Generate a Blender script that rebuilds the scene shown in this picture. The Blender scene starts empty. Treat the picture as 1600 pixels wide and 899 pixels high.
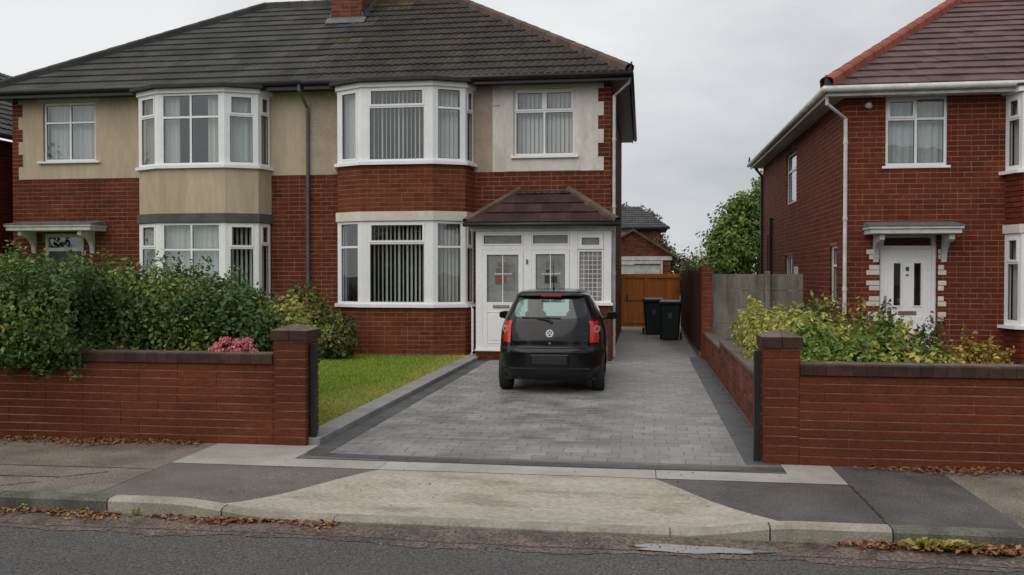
import bpy, bmesh, math, random
import numpy as np
from mathutils import Vector, Matrix
random.seed(7); RNG = np.random.default_rng(11)
R = math.radians
S = bpy.context.scene
COL = S.collection
# ------------------------------------------------------------ camera
cam = bpy.data.cameras.new("camera"); cam_o = bpy.data.objects.new("camera", cam); COL.objects.link(cam_o)
cam.sensor_width = 36.0; cam.lens = 36.0 * 1400 / 1600; cam.clip_start = 0.1; cam.clip_end = 3000
cam_o.location = (0, 0, 1.82)
cam_o.rotation_euler = (R(90) - math.atan(24.5 / 1400), 0, R(8.3))
S.camera = cam_o
# ------------------------------------------------------------ sky, sun, exposure
SUN_EL, SUN_AZ = R(52), R(205)          # azimuth measured so that the sun stands behind the camera, a little to the left
W = bpy.data.worlds.new("World"); S.world = W; W.use_nodes = True
nt = W.node_tree; nt.nodes.clear()
def wn(t, **k):
    n = nt.nodes.new(t)
    for a, b in k.items(): setattr(n, a, b)
    return n
wo = wn('ShaderNodeOutputWorld'); bg = wn('ShaderNodeBackground'); bg.inputs['Strength'].default_value = 0.1
sky = wn('ShaderNodeTexSky', sky_type='NISHITA', sun_disc=False); sky.sun_elevation = SUN_EL; sky.sun_rotation = SUN_AZ
hs = wn('ShaderNodeHueSaturation'); hs.inputs['Saturation'].default_value = 0.35; hs.inputs['Value'].default_value = 1.0
tc = wn('ShaderNodeTexCoord'); mp = wn('ShaderNodeMapping'); mp.inputs['Scale'].default_value = (1.0, 1.0, 2.6)
nz = wn('ShaderNodeTexNoise'); nz.inputs['Scale'].default_value = 2.3; nz.inputs['Detail'].default_value = 5; nz.inputs['Roughness'].default_value = 0.5
cr = wn('ShaderNodeValToRGB'); cr.color_ramp.elements[0].position = .32; cr.color_ramp.elements[1].position = .68
cr.color_ramp.elements[0].color = (5.1, 5.35, 5.65, 1); cr.color_ramp.elements[1].color = (8.9, 9.0, 9.15, 1)
mx = wn('ShaderNodeMixRGB'); mx.inputs['Fac'].default_value = 0.9
nt.links.new(tc.outputs['Generated'], mp.inputs['Vector']); nt.links.new(mp.outputs[0], nz.inputs['Vector'])
# the overcast brightens gently towards the left of the street
sx = wn('ShaderNodeSeparateXYZ'); nt.links.new(tc.outputs['Generated'], sx.inputs[0])
ma = wn('ShaderNodeMath', operation='MULTIPLY_ADD'); ma.inputs[1].default_value = -0.5; ma.inputs[2].default_value = 0.0
nt.links.new(sx.outputs['X'], ma.inputs[0])
ad = wn('ShaderNodeMath', operation='ADD'); nt.links.new(ma.outputs[0], ad.inputs[0]); nt.links.new(nz.outputs['Fac'], ad.inputs[1])
nt.links.new(ad.outputs[0], cr.inputs['Fac']); nt.links.new(sky.outputs[0], hs.inputs['Color'])
nt.links.new(hs.outputs[0], mx.inputs['Color1']); nt.links.new(cr.outputs[0], mx.inputs['Color2'])
nt.links.new(mx.outputs[0], bg.inputs['Color']); nt.links.new(bg.outputs[0], wo.inputs['Surface'])
sun = bpy.data.lights.new("sun", 'SUN'); sun.energy = 1.45; sun.angle = R(75); sun.color = (1, .93, .84)
sun_o = bpy.data.objects.new("sun", sun); COL.objects.link(sun_o)
sd = Vector((math.sin(SUN_AZ) * math.cos(SUN_EL), math.cos(SUN_AZ) * math.cos(SUN_EL), math.sin(SUN_EL)))
sun_o.rotation_euler = sd.to_track_quat('Z', 'Y').to_euler()
S.view_settings.view_transform = 'Standard'; S.view_settings.look = 'None'
S.view_settings.exposure = 0.0; S.view_settings.gamma = 1.0; S.view_settings.use_curve_mapping = False
S.cycles.max_bounces = 8; S.cycles.transparent_max_bounces = 16
S.cycles.caustics_reflective = False; S.cycles.caustics_refractive = False
CAM = Vector((0, 0, 1.82)); _cr = cam_o.rotation_euler.to_matrix()
def px(p):                                  # point -> picture coordinates, only to decide which pieces show largest
    v = _cr.transposed() @ (Vector(p) - CAM)
    if v.z > -.1: return (-999, -999, 1)
    return (800 + 1400 * v.x / -v.z, 449.5 - 1400 * v.y / -v.z, -v.z)

# ------------------------------------------------------------ materials
def srgb(r, g, b):
    f = lambda c: (c / 255 / 12.92) if c / 255 <= .04045 else ((c / 255 + .055) / 1.055) ** 2.4
    return (f(r), f(g), f(b), 1)
def M(name, c1, c2=None, scale=3.0, rough=.75, bump=0.0, bscale=60.0, rnd=0.0, metal=0.0, spec=.5, fine=0.12,
      fscale=45.0, stretch=(1, 1, 1), rough2=None, coat=0.0, c3=None, rnd_ramp=None, trans=0.0, dist=0.01, lo=.35, hi=.65):
    """base colour from two world-space noises + a random tint for each loose piece"""
    m = bpy.data.materials.new(name); m.use_nodes = True; n = m.node_tree; n.nodes.clear()
    L = n.links.new
    def a(t, **k):
        q = n.nodes.new(t)
        for x, y in k.items(): setattr(q, x, y)
        return q
    out = a('ShaderNodeOutputMaterial'); b = a('ShaderNodeBsdfPrincipled'); L(b.outputs[0], out.inputs[0])
    b.inputs['Roughness'].default_value = rough; b.inputs['Metallic'].default_value = metal
    b.inputs['Specular IOR Level'].default_value = spec; b.inputs['Coat Weight'].default_value = coat
    g = a('ShaderNodeNewGeometry'); mpn = a('ShaderNodeMapping'); mpn.inputs['Scale'].default_value = stretch
    L(g.outputs['Position'], mpn.inputs['Vector'])
    n1 = a('ShaderNodeTexNoise'); n1.inputs['Scale'].default_value = scale; n1.inputs['Detail'].default_value = 6; n1.inputs['Roughness'].default_value = .6
    L(mpn.outputs[0], n1.inputs['Vector'])
    r1 = a('ShaderNodeValToRGB'); r1.color_ramp.elements[0].position = lo; r1.color_ramp.elements[1].position = hi
    c2 = c2 or c1
    r1.color_ramp.elements[0].color = (*c1[:3], 1); r1.color_ramp.elements[1].color = (*c2[:3], 1)
    if c3:
        e = r1.color_ramp.elements.new((lo + hi) / 2); e.color = (*c3[:3], 1)
    L(n1.outputs['Fac'], r1.inputs['Fac']); col = r1.outputs[0]
    if rnd or rnd_ramp:
        oi = a('ShaderNodeObjectInfo'); s = a('ShaderNodeMath', operation='ADD'); L(oi.outputs['Random'], s.inputs[0]); L(g.outputs['Random Per Island'], s.inputs[1])
        fr = a('ShaderNodeMath', operation='FRACT'); L(s.outputs[0], fr.inputs[0]); rv = fr.outputs[0]
        if rnd_ramp:
            rr = a('ShaderNodeValToRGB'); rr.color_ramp.elements[0].color = (*rnd_ramp[0][:3], 1); rr.color_ramp.elements[1].color = (*rnd_ramp[-1][:3], 1)
            for i, c in enumerate(rnd_ramp[1:-1]):
                e = rr.color_ramp.elements.new((i + 1) / (len(rnd_ramp) - 1)); e.color = (*c[:3], 1)
            L(rv, rr.inputs['Fac'])
            mm = a('ShaderNodeMixRGB'); mm.inputs['Fac'].default_value = .65; L(col, mm.inputs['Color1']); L(rr.outputs[0], mm.inputs['Color2']); col = mm.outputs[0]
        if rnd:
            mr = a('ShaderNodeMapRange'); mr.inputs['To Min'].default_value = 1 - rnd; mr.inputs['To Max'].default_value = 1 + rnd; L(rv, mr.inputs['Value'])
            vm = a('ShaderNodeVectorMath', operation='SCALE'); L(col, vm.inputs[0]); L(mr.outputs[0], vm.inputs['Scale']); col = vm.outputs[0]
    if fine:
        n2 = a('ShaderNodeTexNoise'); n2.inputs['Scale'].default_value = fscale; n2.inputs['Detail'].default_value = 3
        L(mpn.outputs[0], n2.inputs['Vector'])
        mr = a('ShaderNodeMapRange'); mr.inputs['From Min'].default_value = .3; mr.inputs['From Max'].default_value = .7
        mr.inputs['To Min'].default_value = 1 - fine; mr.inputs['To Max'].default_value = 1 + fine; L(n2.outputs['Fac'], mr.inputs['Value'])
        vm = a('ShaderNodeVectorMath', operation='SCALE'); L(col, vm.inputs[0]); L(mr.outputs[0], vm.inputs['Scale']); col = vm.outputs[0]
    L(col, b.inputs['Base Color'])
    if rough2 is not None:
        mr = a('ShaderNodeMapRange'); mr.inputs['From Min'].default_value = .35; mr.inputs['From Max'].default_value = .65
        mr.inputs['To Min'].default_value = rough; mr.inputs['To Max'].default_value = rough2; L(n1.outputs['Fac'], mr.inputs['Value']); L(mr.outputs[0], b.inputs['Roughness'])
    if bump:
        nb = a('ShaderNodeTexNoise'); nb.inputs['Scale'].default_value = bscale; nb.inputs['Detail'].default_value = 4
        L(mpn.outputs[0], nb.inputs['Vector']); bp = a('ShaderNodeBump'); bp.inputs['Strength'].default_value = bump; bp.inputs['Distance'].default_value = dist
        L(nb.outputs['Fac'], bp.inputs['Height']); L(bp.outputs[0], b.inputs['Normal'])
    if trans:
        tl = a('ShaderNodeBsdfTranslucent'); ms = a('ShaderNodeMixShader'); ms.inputs[0].default_value = trans
        L(col, tl.inputs['Color']); L(b.outputs[0], ms.inputs[1]); L(tl.outputs[0], ms.inputs[2]); L(ms.outputs[0], out.inputs[0])
    return m
def glass_mat(name, tint, ior=.1, rough=0.0):
    m = bpy.data.materials.new(name); m.use_nodes = True; n = m.node_tree; n.nodes.clear(); L = n.links.new
    out = n.nodes.new('ShaderNodeOutputMaterial'); lw = n.nodes.new('ShaderNodeLayerWeight'); lw.inputs['Blend'].default_value = .5; pw = n.nodes.new('ShaderNodeMath'); pw.operation = 'POWER'; pw.inputs[1].default_value = 5; L(lw.outputs['Facing'], pw.inputs[0])
    f = n.nodes.new('ShaderNodeMath'); f.operation = 'MULTIPLY_ADD'; f.inputs[1].default_value = 1 - ior; f.inputs[2].default_value = ior; L(pw.outputs[0], f.inputs[0])
    t = n.nodes.new('ShaderNodeBsdfTransparent'); t.inputs['Color'].default_value = (*tint, 1)
    g = n.nodes.new('ShaderNodeBsdfGlossy'); g.inputs['Roughness'].default_value = rough; g.inputs['Color'].default_value = (.95, .97, 1, 1)
    ge = n.nodes.new('ShaderNodeNewGeometry'); nn = n.nodes.new('ShaderNodeTexNoise'); nn.inputs['Scale'].default_value = 1.3
    L(ge.outputs['Position'], nn.inputs['Vector']); bp = n.nodes.new('ShaderNodeBump'); bp.inputs['Strength'].default_value = .06; bp.inputs['Distance'].default_value = .05
    L(nn.outputs['Fac'], bp.inputs['Height']); L(bp.outputs[0], g.inputs['Normal'])
    x = n.nodes.new('ShaderNodeMixShader'); L(f.outputs[0], x.inputs[0]); L(t.outputs[0], x.inputs[1]); L(g.outputs[0], x.inputs[2]); L(x.outputs[0], out.inputs[0])
    return m
V = lambda *c: tuple(c)
mt = {}
mt['brick_house'] = M('red_brick', V(.095, .020, .011), V(.142, .032, .017), 1.6, .8, .25, 90, rnd=.22, fine=.2, fscale=60, spec=.2)
mt['brick_house2'] = M('orange_red_brick', V(.110, .021, .011), V(.160, .033, .017), 1.6, .8, .25, 90, rnd=.2, fine=.2, fscale=60, spec=.2)
mt['brick_bay'] = M('bay_red_brick', V(.130, .031, .014), V(.185, .046, .021), 1.6, .8, .25, 90, rnd=.2, fine=.2, fscale=60, spec=.2)
mt['brick_wall'] = M('garden_wall_brick', V(.105, .028, .013), V(.170, .044, .021), 1.1, .85, .4, 90, rnd=.07, fine=.2, fscale=30, stretch=(.6, 1, 1.3), spec=.2)
mt['brick_old'] = M('weathered_brick', V(.10, .035, .025), V(.19, .06, .04), 2.0, .85, .3, 90, rnd=.3, fine=.25, spec=.2)
mt['mortar'] = M('mortar', V(.19, .095, .058), V(.31, .18, .115), 3, .9, .2, 120, fine=.2, spec=.2)
mt['mortar_wall'] = M('wall_mortar', V(.17, .10, .062), V(.32, .215, .145), 2.5, .9, .2, 120, fine=.25, spec=.2)
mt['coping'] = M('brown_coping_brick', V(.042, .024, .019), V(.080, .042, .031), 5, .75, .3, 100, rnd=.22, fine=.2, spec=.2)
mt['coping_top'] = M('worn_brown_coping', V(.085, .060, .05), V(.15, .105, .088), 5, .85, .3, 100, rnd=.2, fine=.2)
mt['cream'] = M('cream_render', V(.45, .365, .265), V(.56, .465, .345), 1.5, .85, .35, 110, fine=.08, fscale=9, stretch=(1.4, 1.4, .3), spec=.2)
mt['pebble'] = M('pebbledash', V(.40, .315, .25), V(.50, .405, .33), 2.0, .95, 1.0, 55, fine=.3, fscale=70, dist=.02, spec=.2)
mt['white_render'] = M('off_white_render', V(.58, .53, .48), V(.82, .78, .74), 2.0, .85, .4, 80, fine=.07, fscale=12, stretch=(1.3, 1.3, .5))
mt['stone'] = M('painted_stone', V(.60, .55, .48), V(.73, .69, .63), 2, .85, .3, 60, fine=.1)
mt['grey_lintel'] = M('grey_painted_lintel', V(.075, .068, .066), V(.11, .10, .098), 3, .8, .2, 60)
mt['pvc'] = M('white_upvc', V(.84, .84, .85), V(.89, .89, .90), 1.5, .35, fine=.03, fscale=12)
mt['pvc_dirty'] = M('weathered_white_paint', V(.50, .50, .49), V(.68, .68, .67), 5, .5, .1, 40, fine=.06)
mt['seal'] = M('grey_gasket', V(.12, .12, .125), None, 3, .6)
mt['black'] = M('black_painted_metal', V(.012, .012, .013), V(.02, .02, .021), 5, .4, fine=.1)
mt['pipe_grey'] = M('grey_downpipe', V(.07, .075, .085), V(.11, .115, .13), 4, .45, fine=.1)
mt['felt'] = M('black_roof_felt', V(.02, .021, .022), V(.035, .036, .038), 6, .8, .3, 80)
mt['tile_grey'] = M('grey_green_roof_tile', V(.046, .046, .043), V(.076, .075, .070), 1.1, .85, .5, 60, rnd=.16, fine=.22, fscale=30, spec=.2)
mt['tile_brown'] = M('dark_brown_roof_tile', V(.034, .030, .027), V(.058, .050, .044), 1.3, .85, .5, 60, rnd=.16, fine=.3, fscale=30, spec=.2)
mt['tile_lichen'] = M('lichened_roof_tile', V(.055, .045, .028), V(.11, .092, .045), 3, .9, .5, 60, rnd=.25, fine=.3, fscale=30, spec=.2)
mt['tile_red'] = M('red_brown_roof_tile', V(.098, .060, .056), V(.142, .088, .082), 1.5, .55, .3, 60, rnd=.18, fine=.12, fscale=30, spec=.2)
mt['tile_hipred'] = M('orange_red_tile', V(.25, .075, .05), V(.31, .10, .07), 3, .7, .3, 60, rnd=.1, fine=.12, spec=.2)
mt['tile_porch'] = M('porch_roof_tile', V(.038, .020, .018), V(.066, .036, .031), 3, .8, .3, 60, rnd=.25, fine=.2, spec=.2)
mt['hip_brown'] = M('brown_hip_tile', V(.09, .058, .047), V(.14, .095, .08), 3, .8, .3, 60, rnd=.15, fine=.15, spec=.2)
mt['slate'] = M('dark_slate', V(.035, .037, .04), V(.07, .07, .072), 3, .7, .2, 60, rnd=.3)
mt['lead'] = M('grey_lead', V(.09, .095, .10), V(.17, .175, .18), 6, .5, .3, 30)
mt['inside'] = M('plain_room_wall', V(.16, .14, .12), V(.2, .17, .15), 1, .9)
mt['blind'] = M('white_blind_fabric', V(.78, .77, .73), V(.86, .85, .81), 2, .8, fine=.04, rnd=.1, trans=.25)
mt['net'] = M('net_curtain', V(.72, .76, .75), V(.82, .85, .84), 5, .85, fine=.08, stretch=(6, 6, .3), trans=.3)
mt['curtain'] = M('beige_curtain', V(.30, .27, .20), V(.42, .38, .3), 5, .85, fine=.08, stretch=(6, 6, .3))
mt['glass'] = glass_mat('window_glass', (.88, .92, .92), .12)
def add_painted_light(name):  # pale diffuse mixed into the glass stands in for the lit porch interior
    m = glass_mat(name, (.92, .95, .94), .10); n = m.node_tree; L = n.links.new; out = [k for k in n.nodes if k.type == 'OUTPUT_MATERIAL'][0]; last = out.inputs[0].links[0].from_socket
    d = n.nodes.new('ShaderNodeBsdfDiffuse'); d.inputs['Color'].default_value = (.62, .65, .64, 1); nz_ = n.nodes.new('ShaderNodeTexNoise'); nz_.inputs['Scale'].default_value = 5; g = n.nodes.new('ShaderNodeNewGeometry'); L(g.outputs['Position'], nz_.inputs['Vector'])
    mr = n.nodes.new('ShaderNodeMapRange'); mr.inputs['From Min'].default_value = .35; mr.inputs['From Max'].default_value = .65; mr.inputs['To Min'].default_value = .28; mr.inputs['To Max'].default_value = .38; L(nz_.outputs['Fac'], mr.inputs['Value'])
    x = n.nodes.new('ShaderNodeMixShader'); L(mr.outputs[0], x.inputs[0]); L(last, x.inputs[1]); L(d.outputs[0], x.inputs[2]); L(x.outputs[0], out.inputs[0]); return m
mt['painted_light_glass'] = add_painted_light('painted_light_glass')
mt['car_glass'] = glass_mat('car_glass', (.66, .84, .80), .08)
mt['road'] = M('wet_asphalt', V(.060, .058, .058), V(.094, .089, .085), .8, .5, 1.0, 90, fine=.75, fscale=52, rough2=.72, dist=.008)
mt['road_edge'] = M('dirty_road_edge', V(.06, .044, .036), V(.17, .125, .098), 3.4, .5, 1.0, 80, fine=.8, fscale=48, rough2=.75, dist=.008)
mt['tar_l'] = M('brown_tarmac', V(.125, .102, .08), V(.225, .188, .155), 1.9, .7, .8, 80, fine=.5, fscale=55, dist=.006)
mt['tar_m'] = M('brown_grey_tarmac', V(.115, .093, .08), V(.17, .142, .125), 1.9, .75, .8, 80, fine=.42, fscale=60, dist=.006)
mt['tar_r'] = M('dark_tarmac', V(.06, .057, .056), V(.108, .102, .098), 2.0, .6, .8, 80, fine=.45, fscale=60, dist=.006)
mt['crossover'] = M('stained_concrete', V(.27, .235, .19), V(.42, .38, .325), 2.4, .8, .6, 80, fine=.28, fscale=42, stretch=(.55, 1.7, 1), c3=V(.38, .335, .28), lo=.33, hi=.62)
mt['strip'] = M('pale_paving_strip', V(.31, .285, .255), V(.42, .395, .36), 1.6, .75, .3, 90, fine=.12)
mt['kerb'] = M('concrete_kerb', V(.24, .215, .175), V(.36, .33, .28), 3, .8, .5, 70, fine=.2, rnd=.1)
mt['kerb_dark'] = M('mossy_old_kerb', V(.07, .07, .05), V(.15, .14, .115), 4, .85, .5, 70, fine=.3)
mt['sett'] = M('grey_drive_sett', V(.165, .163, .158), V(.275, .27, .262), 1.5, .3, .6, 60, rnd=.15, fine=.14, fscale=45, rough2=.6, dist=.006)
mt['sett_joint'] = M('drive_joint_sand', V(.11, .107, .103), V(.17, .167, .16), 2, .7, .2, 90)
mt['charcoal'] = M('charcoal_border_block', V(.052, .054, .060), V(.084, .086, .092), 2.4, .38, .4, 70, rnd=.16, fine=.15, rough2=.6)
mt['kerb_grey'] = M('grey_edging_block', V(.22, .215, .21), V(.30, .295, .285), 2.4, .6, .4, 70, rnd=.1, fine=.15)
mt['soil'] = M('dark_soil', V(.03, .022, .016), V(.06, .045, .032), 8, .95, .8, 40)
mt['lawn_base'] = M('lawn_soil', V(.10, .18, .02), V(.16, .21, .03), 3, .9)
mt['concrete_fence'] = M('lichened_concrete_panel', V(.12, .105, .085), V(.24, .22, .185), 2.2, .9, .6, 60, fine=.25, stretch=(3, 3, .6))
mt['gate'] = M('orange_stained_wood', V(.40, .125, .018), V(.54, .18, .026), 1.6, .6, .3, 40, rnd=.12, fine=.12, stretch=(6, 6, .5))
mt['dark_wood'] = M('dark_brown_fence_wood', V(.045, .018, .013), V(.085, .036, .025), 2, .8, .3, 40, rnd=.25, fine=.15, stretch=(6, 6, .6), spec=.2)
mt['bin'] = M('dark_green_plastic', V(.008, .018, .014), V(.012, .026, .02), 3, .45, .1, 60)
mt['bark'] = M('bark', V(.05, .035, .025), V(.1, .075, .055), 9, .95, .6, 30)
mt['rubber'] = M('tyre_rubber', V(.012, .012, .012), V(.02, .02, .02), 9, .75, .2, 80)
mt['paint'] = M('black_car_paint', V(.006, .0065, .009), V(.008, .009, .012), 2, .14, fine=.0, coat=.15, spec=.35)
mt['car_plastic'] = M('black_trim', V(.008, .008, .009), V(.014, .014, .015), 3, .55, .1, 90)
mt['gloss_black'] = M('black_glass_band', V(.006, .006, .007), None, 3, .08)
mt['chrome'] = M('chrome', V(.50, .51, .53), None, 3, .22, metal=1.0, fine=0)
mt['silver'] = M('silver_metal', V(.45, .46, .47), V(.55, .56, .57), 4, .35, metal=.8)
mt['brass'] = M('brass', V(.32, .25, .13), V(.42, .34, .2), 4, .4, metal=.8)
mt['red_lens'] = M('red_lamp_lens', V(.55, .012, .012), V(.62, .02, .02), 3, .12, coat=.5, fine=0)
mt['clear_lens'] = M('clear_lamp_lens', V(.42, .24, .20), V(.5, .32, .26), 3, .15, coat=.5)
mt['dark_red_lens'] = M('dark_red_lens', V(.22, .008, .008), None, 3, .15)
mt['brake_lens'] = M('dull_red_lens', V(.26, .014, .014), None, 3, .25)
mt['plate'] = M('blank_dark_plate', V(.022, .02, .018), V(.03, .028, .025), 4, .4)
mt['seat'] = M('dark_seat_fabric', V(.03, .033, .035), V(.045, .048, .05), 20, .9)
mt['water'] = M('puddle_water', V(.16, .155, .15), None, 2, .03, spec=.9, fine=0)  # lightened base colour stands in for part of the sky's reflection
mt['concrete_flag'] = M('concrete_flag', V(.2, .19, .17), V(.27, .25, .22), 2, .85, .3, 60)
mt['ground'] = M('distant_ground', V(.06, .07, .035), V(.10, .1, .06), .2, .95)
mt['motif_red'] = M('dull_red_glass', V(.20, .07, .06), V(.25, .09, .08), 9, .3)
mt['motif_brown'] = M('dull_brown_glass', V(.17, .13, .11), V(.21, .16, .14), 9, .3)
mt['motif_dark'] = M('dark_glass', V(.05, .05, .052), None, 9, .3)
mt['motif_grey'] = M('grey_glass', V(.17, .165, .16), None, 9, .3)
mt['red_picture'] = M('dark_red_vase', V(.12, .02, .018), V(.2, .04, .03), 9, .6)
mt['wall_in'] = M('pale_porch_wall', V(.8, .82, .81), V(.86, .88, .87), 1, .8)
mt['leaf_fallen'] = M('fallen_leaf', V(.26, .09, .03), None, 3, .7, rnd_ramp=[V(.18, .06, .025), V(.34, .15, .06), V(.10, .05, .03), V(.42, .27, .14), V(.07, .04, .028), V(.26, .08, .03)], fine=0)
def leafmat(name, cols, trans=.22, rough=.5):
    return M(name, cols[0], cols[-1], 1.6, rough, rnd_ramp=cols, rnd=.15, fine=0, trans=trans, spec=.3)
mt['lf_hedge'] = leafmat('hedge_leaf', [V(.024, .07, .016), V(.055, .125, .030), V(.09, .18, .045), V(.06, .11, .035), V(.14, .24, .085)])
mt['lf_hedge2'] = leafmat('fresh_leaf', [V(.09, .18, .025), V(.17, .28, .045), V(.27, .36, .08), V(.30, .25, .09)])
mt['lf_shrub'] = leafmat('dull_green_leaf', [V(.035, .065, .015), V(.07, .11, .025), V(.12, .14, .04), V(.14, .09, .045)])
mt['lf_yellow'] = leafmat('yellow_green_leaf', [V(.30, .30, .05), V(.52, .46, .08), V(.22, .27, .06), V(.55, .40, .17), V(.66, .60, .18)])
mt['lf_bright'] = leafmat('bright_green_leaf', [V(.09, .17, .025), V(.17, .28, .045), V(.26, .36, .08), V(.12, .16, .04)])
mt['lf_orange'] = leafmat('orange_yellow_leaf', [V(.30, .22, .03), V(.42, .25, .03), V(.36, .14, .03), V(.16, .15, .03)])
mt['lf_brown'] = leafmat('dry_brown_leaf', [V(.12, .05, .025), V(.18, .09, .035), V(.10, .09, .03), V(.24, .11, .05)])
mt['lf_tree'] = leafmat('tree_leaf', [V(.09, .19, .03), V(.17, .30, .055), V(.28, .40, .10), V(.07, .12, .03)])
mt['lf_far'] = leafmat('distant_leaf', [V(.06, .075, .03), V(.10, .12, .05), V(.14, .15, .07), V(.13, .09, .05)])
mt['petal'] = leafmat('pink_petal', [V(.70, .12, .22), V(.85, .30, .40), V(.75, .18, .18), V(.9, .55, .60)], .2)
mt['grass'] = M('grass_blade', V(.17, .27, .025), V(.26, .33, .04), 1.3, .6, rnd_ramp=[V(.16, .28, .016), V(.26, .37, .035), V(.42, .45, .07)], fine=0, trans=.2)
mt['grass_dry'] = M('dry_grass_blade', V(.25, .24, .06), V(.33, .29, .09), 2.3, .6, rnd_ramp=[V(.32, .38, .06), V(.58, .52, .12), V(.72, .60, .20)], fine=0, trans=.2)

# ------------------------------------------------------------ object helpers
ORG = {}
def thing(name, loc, label, cat, group=None):
    o = bpy.data.objects.new(name, None); COL.objects.link(o); o.empty_display_size = .2
    o.location = loc; o['label'] = label; o['category'] = cat
    if group: o['group'] = group
    ORG[o] = Vector(loc); return o
def tag(o, label, cat, group=None):
    o['label'] = label; o['category'] = cat
    if group: o['group'] = group
    return o
def link_mesh(name, me, mat, parent, kind=None, label=None):
    o = bpy.data.objects.new(name, me); COL.objects.link(o)
    if mat and not me.materials: me.materials.append(mat)
    if parent is not None:
        o.parent = parent; ORG[o] = ORG[parent]
    else: ORG[o] = Vector((0, 0, 0))
    if kind: o['kind'] = kind
    if label: o['label'] = label
    return o
def from_bm(name, bm, mat, parent=None, kind=None, label=None, smooth=False):
    """bm in world coordinates; shifted to the thing's own origin"""
    if parent is not None: bmesh.ops.translate(bm, verts=bm.verts, vec=-ORG[parent])
    me = bpy.data.meshes.new(name); bm.to_mesh(me); bm.free()
    if smooth:
        for p in me.polygons: p.use_smooth = True
    return link_mesh(name, me, mat, parent, kind, label)
class MB:
    def __init__(s): s.v = []; s.f = []
    def face(s, pts): 
        i = len(s.v); s.v += [tuple(p) for p in pts]; s.f.append(tuple(range(i, i + len(pts)))); return s
    def hexa(s, p):                              # p: 4 bottom then 4 top points
        i = len(s.v); s.v += [tuple(q) for q in p]
        for q in ((3, 2, 1, 0), (4, 5, 6, 7), (0, 1, 5, 4), (1, 2, 6, 5), (2, 3, 7, 6), (3, 0, 4, 7)): s.f.append(tuple(i + k for k in q))
        return s
    def box(s, x0, x1, y0, y1, z0, z1):
        return s.hexa([(x0, y0, z0), (x1, y0, z0), (x1, y1, z0), (x0, y1, z0), (x0, y0, z1), (x1, y0, z1), (x1, y1, z1), (x0, y1, z1)])
    def prism(s, poly, z0, z1):                  # poly: (x, y) counter-clockwise
        n = len(poly); i = len(s.v)
        s.v += [(x, y, z0) for x, y in poly] + [(x, y, z1) for x, y in poly]
        s.f.append(tuple(i + k for k in range(n - 1, -1, -1))); s.f.append(tuple(i + n + k for k in range(n)))
        for k in range(n): s.f.append((i + k, i + (k + 1) % n, i + n + (k + 1) % n, i + n + k))
        return s
    def tube(s, path, r, n=10, cap=True):
        rings = []
        P = [Vector(p) for p in path]
        for k, p in enumerate(P):
            d = (P[min(k + 1, len(P) - 1)] - P[max(k - 1, 0)]).normalized()
            up = Vector((0, 0, 1)) if abs(d.z) < .9 else Vector((0, 1, 0))
            a = d.cross(up).normalized(); b = d.cross(a).normalized()
            rr = r[k] if isinstance(r, (list, tuple)) else r
            i = len(s.v); s.v += [tuple(p + (a * math.cos(t) + b * math.sin(t)) * rr) for t in [2 * math.pi * j / n for j in range(n)]]; rings.append(i)
        for k in range(len(rings) - 1):
            for j in range(n): s.f.append((rings[k] + j, rings[k] + (j + 1) % n, rings[k + 1] + (j + 1) % n, rings[k + 1] + j))
        if cap:
            s.f.append(tuple(rings[0] + j for j in range(n - 1, -1, -1))); s.f.append(tuple(rings[-1] + j for j in range(n)))
        return s
    def build(s, name, mat, parent=None, kind=None, label=None, smooth=False, bevel=0):
        o = ORG[parent] if parent is not None else Vector((0, 0, 0))
        me = bpy.data.meshes.new(name)
        me.from_pydata([(a - o.x, b - o.y, c - o.z) for a, b, c in s.v], [], s.f)
        if len(s.f) > 1:
            bm = bmesh.new(); bm.from_mesh(me); bmesh.ops.recalc_face_normals(bm, faces=bm.faces)
            if bevel:
                bmesh.ops.bevel(bm, geom=list(bm.edges), offset=bevel, segments=1, affect='EDGES')
            bm.to_mesh(me); bm.free()
        if smooth:
            for p in me.polygons: p.use_smooth = True
        return link_mesh(name, me, mat, parent, kind, label)
class Fr:
    """wall frame: origin o, u runs along the wall, d outwards"""
    def __init__(s, o, a):
        s.o = Vector(o); s.a = a; s.u = Vector((math.cos(a), math.sin(a), 0)); s.n = Vector((math.sin(a), -math.cos(a), 0))
    def P(s, u, d, z): return s.o + s.u * u + s.n * d + Vector((0, 0, z))
    def box(s, mb, u0, u1, d0, d1, z0, z1):
        return mb.hexa([s.P(u0, d1, z0), s.P(u1, d1, z0), s.P(u1, d0, z0), s.P(u0, d0, z0), s.P(u0, d1, z1), s.P(u1, d1, z1), s.P(u1, d0, z1), s.P(u0, d0, z1)])
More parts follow.
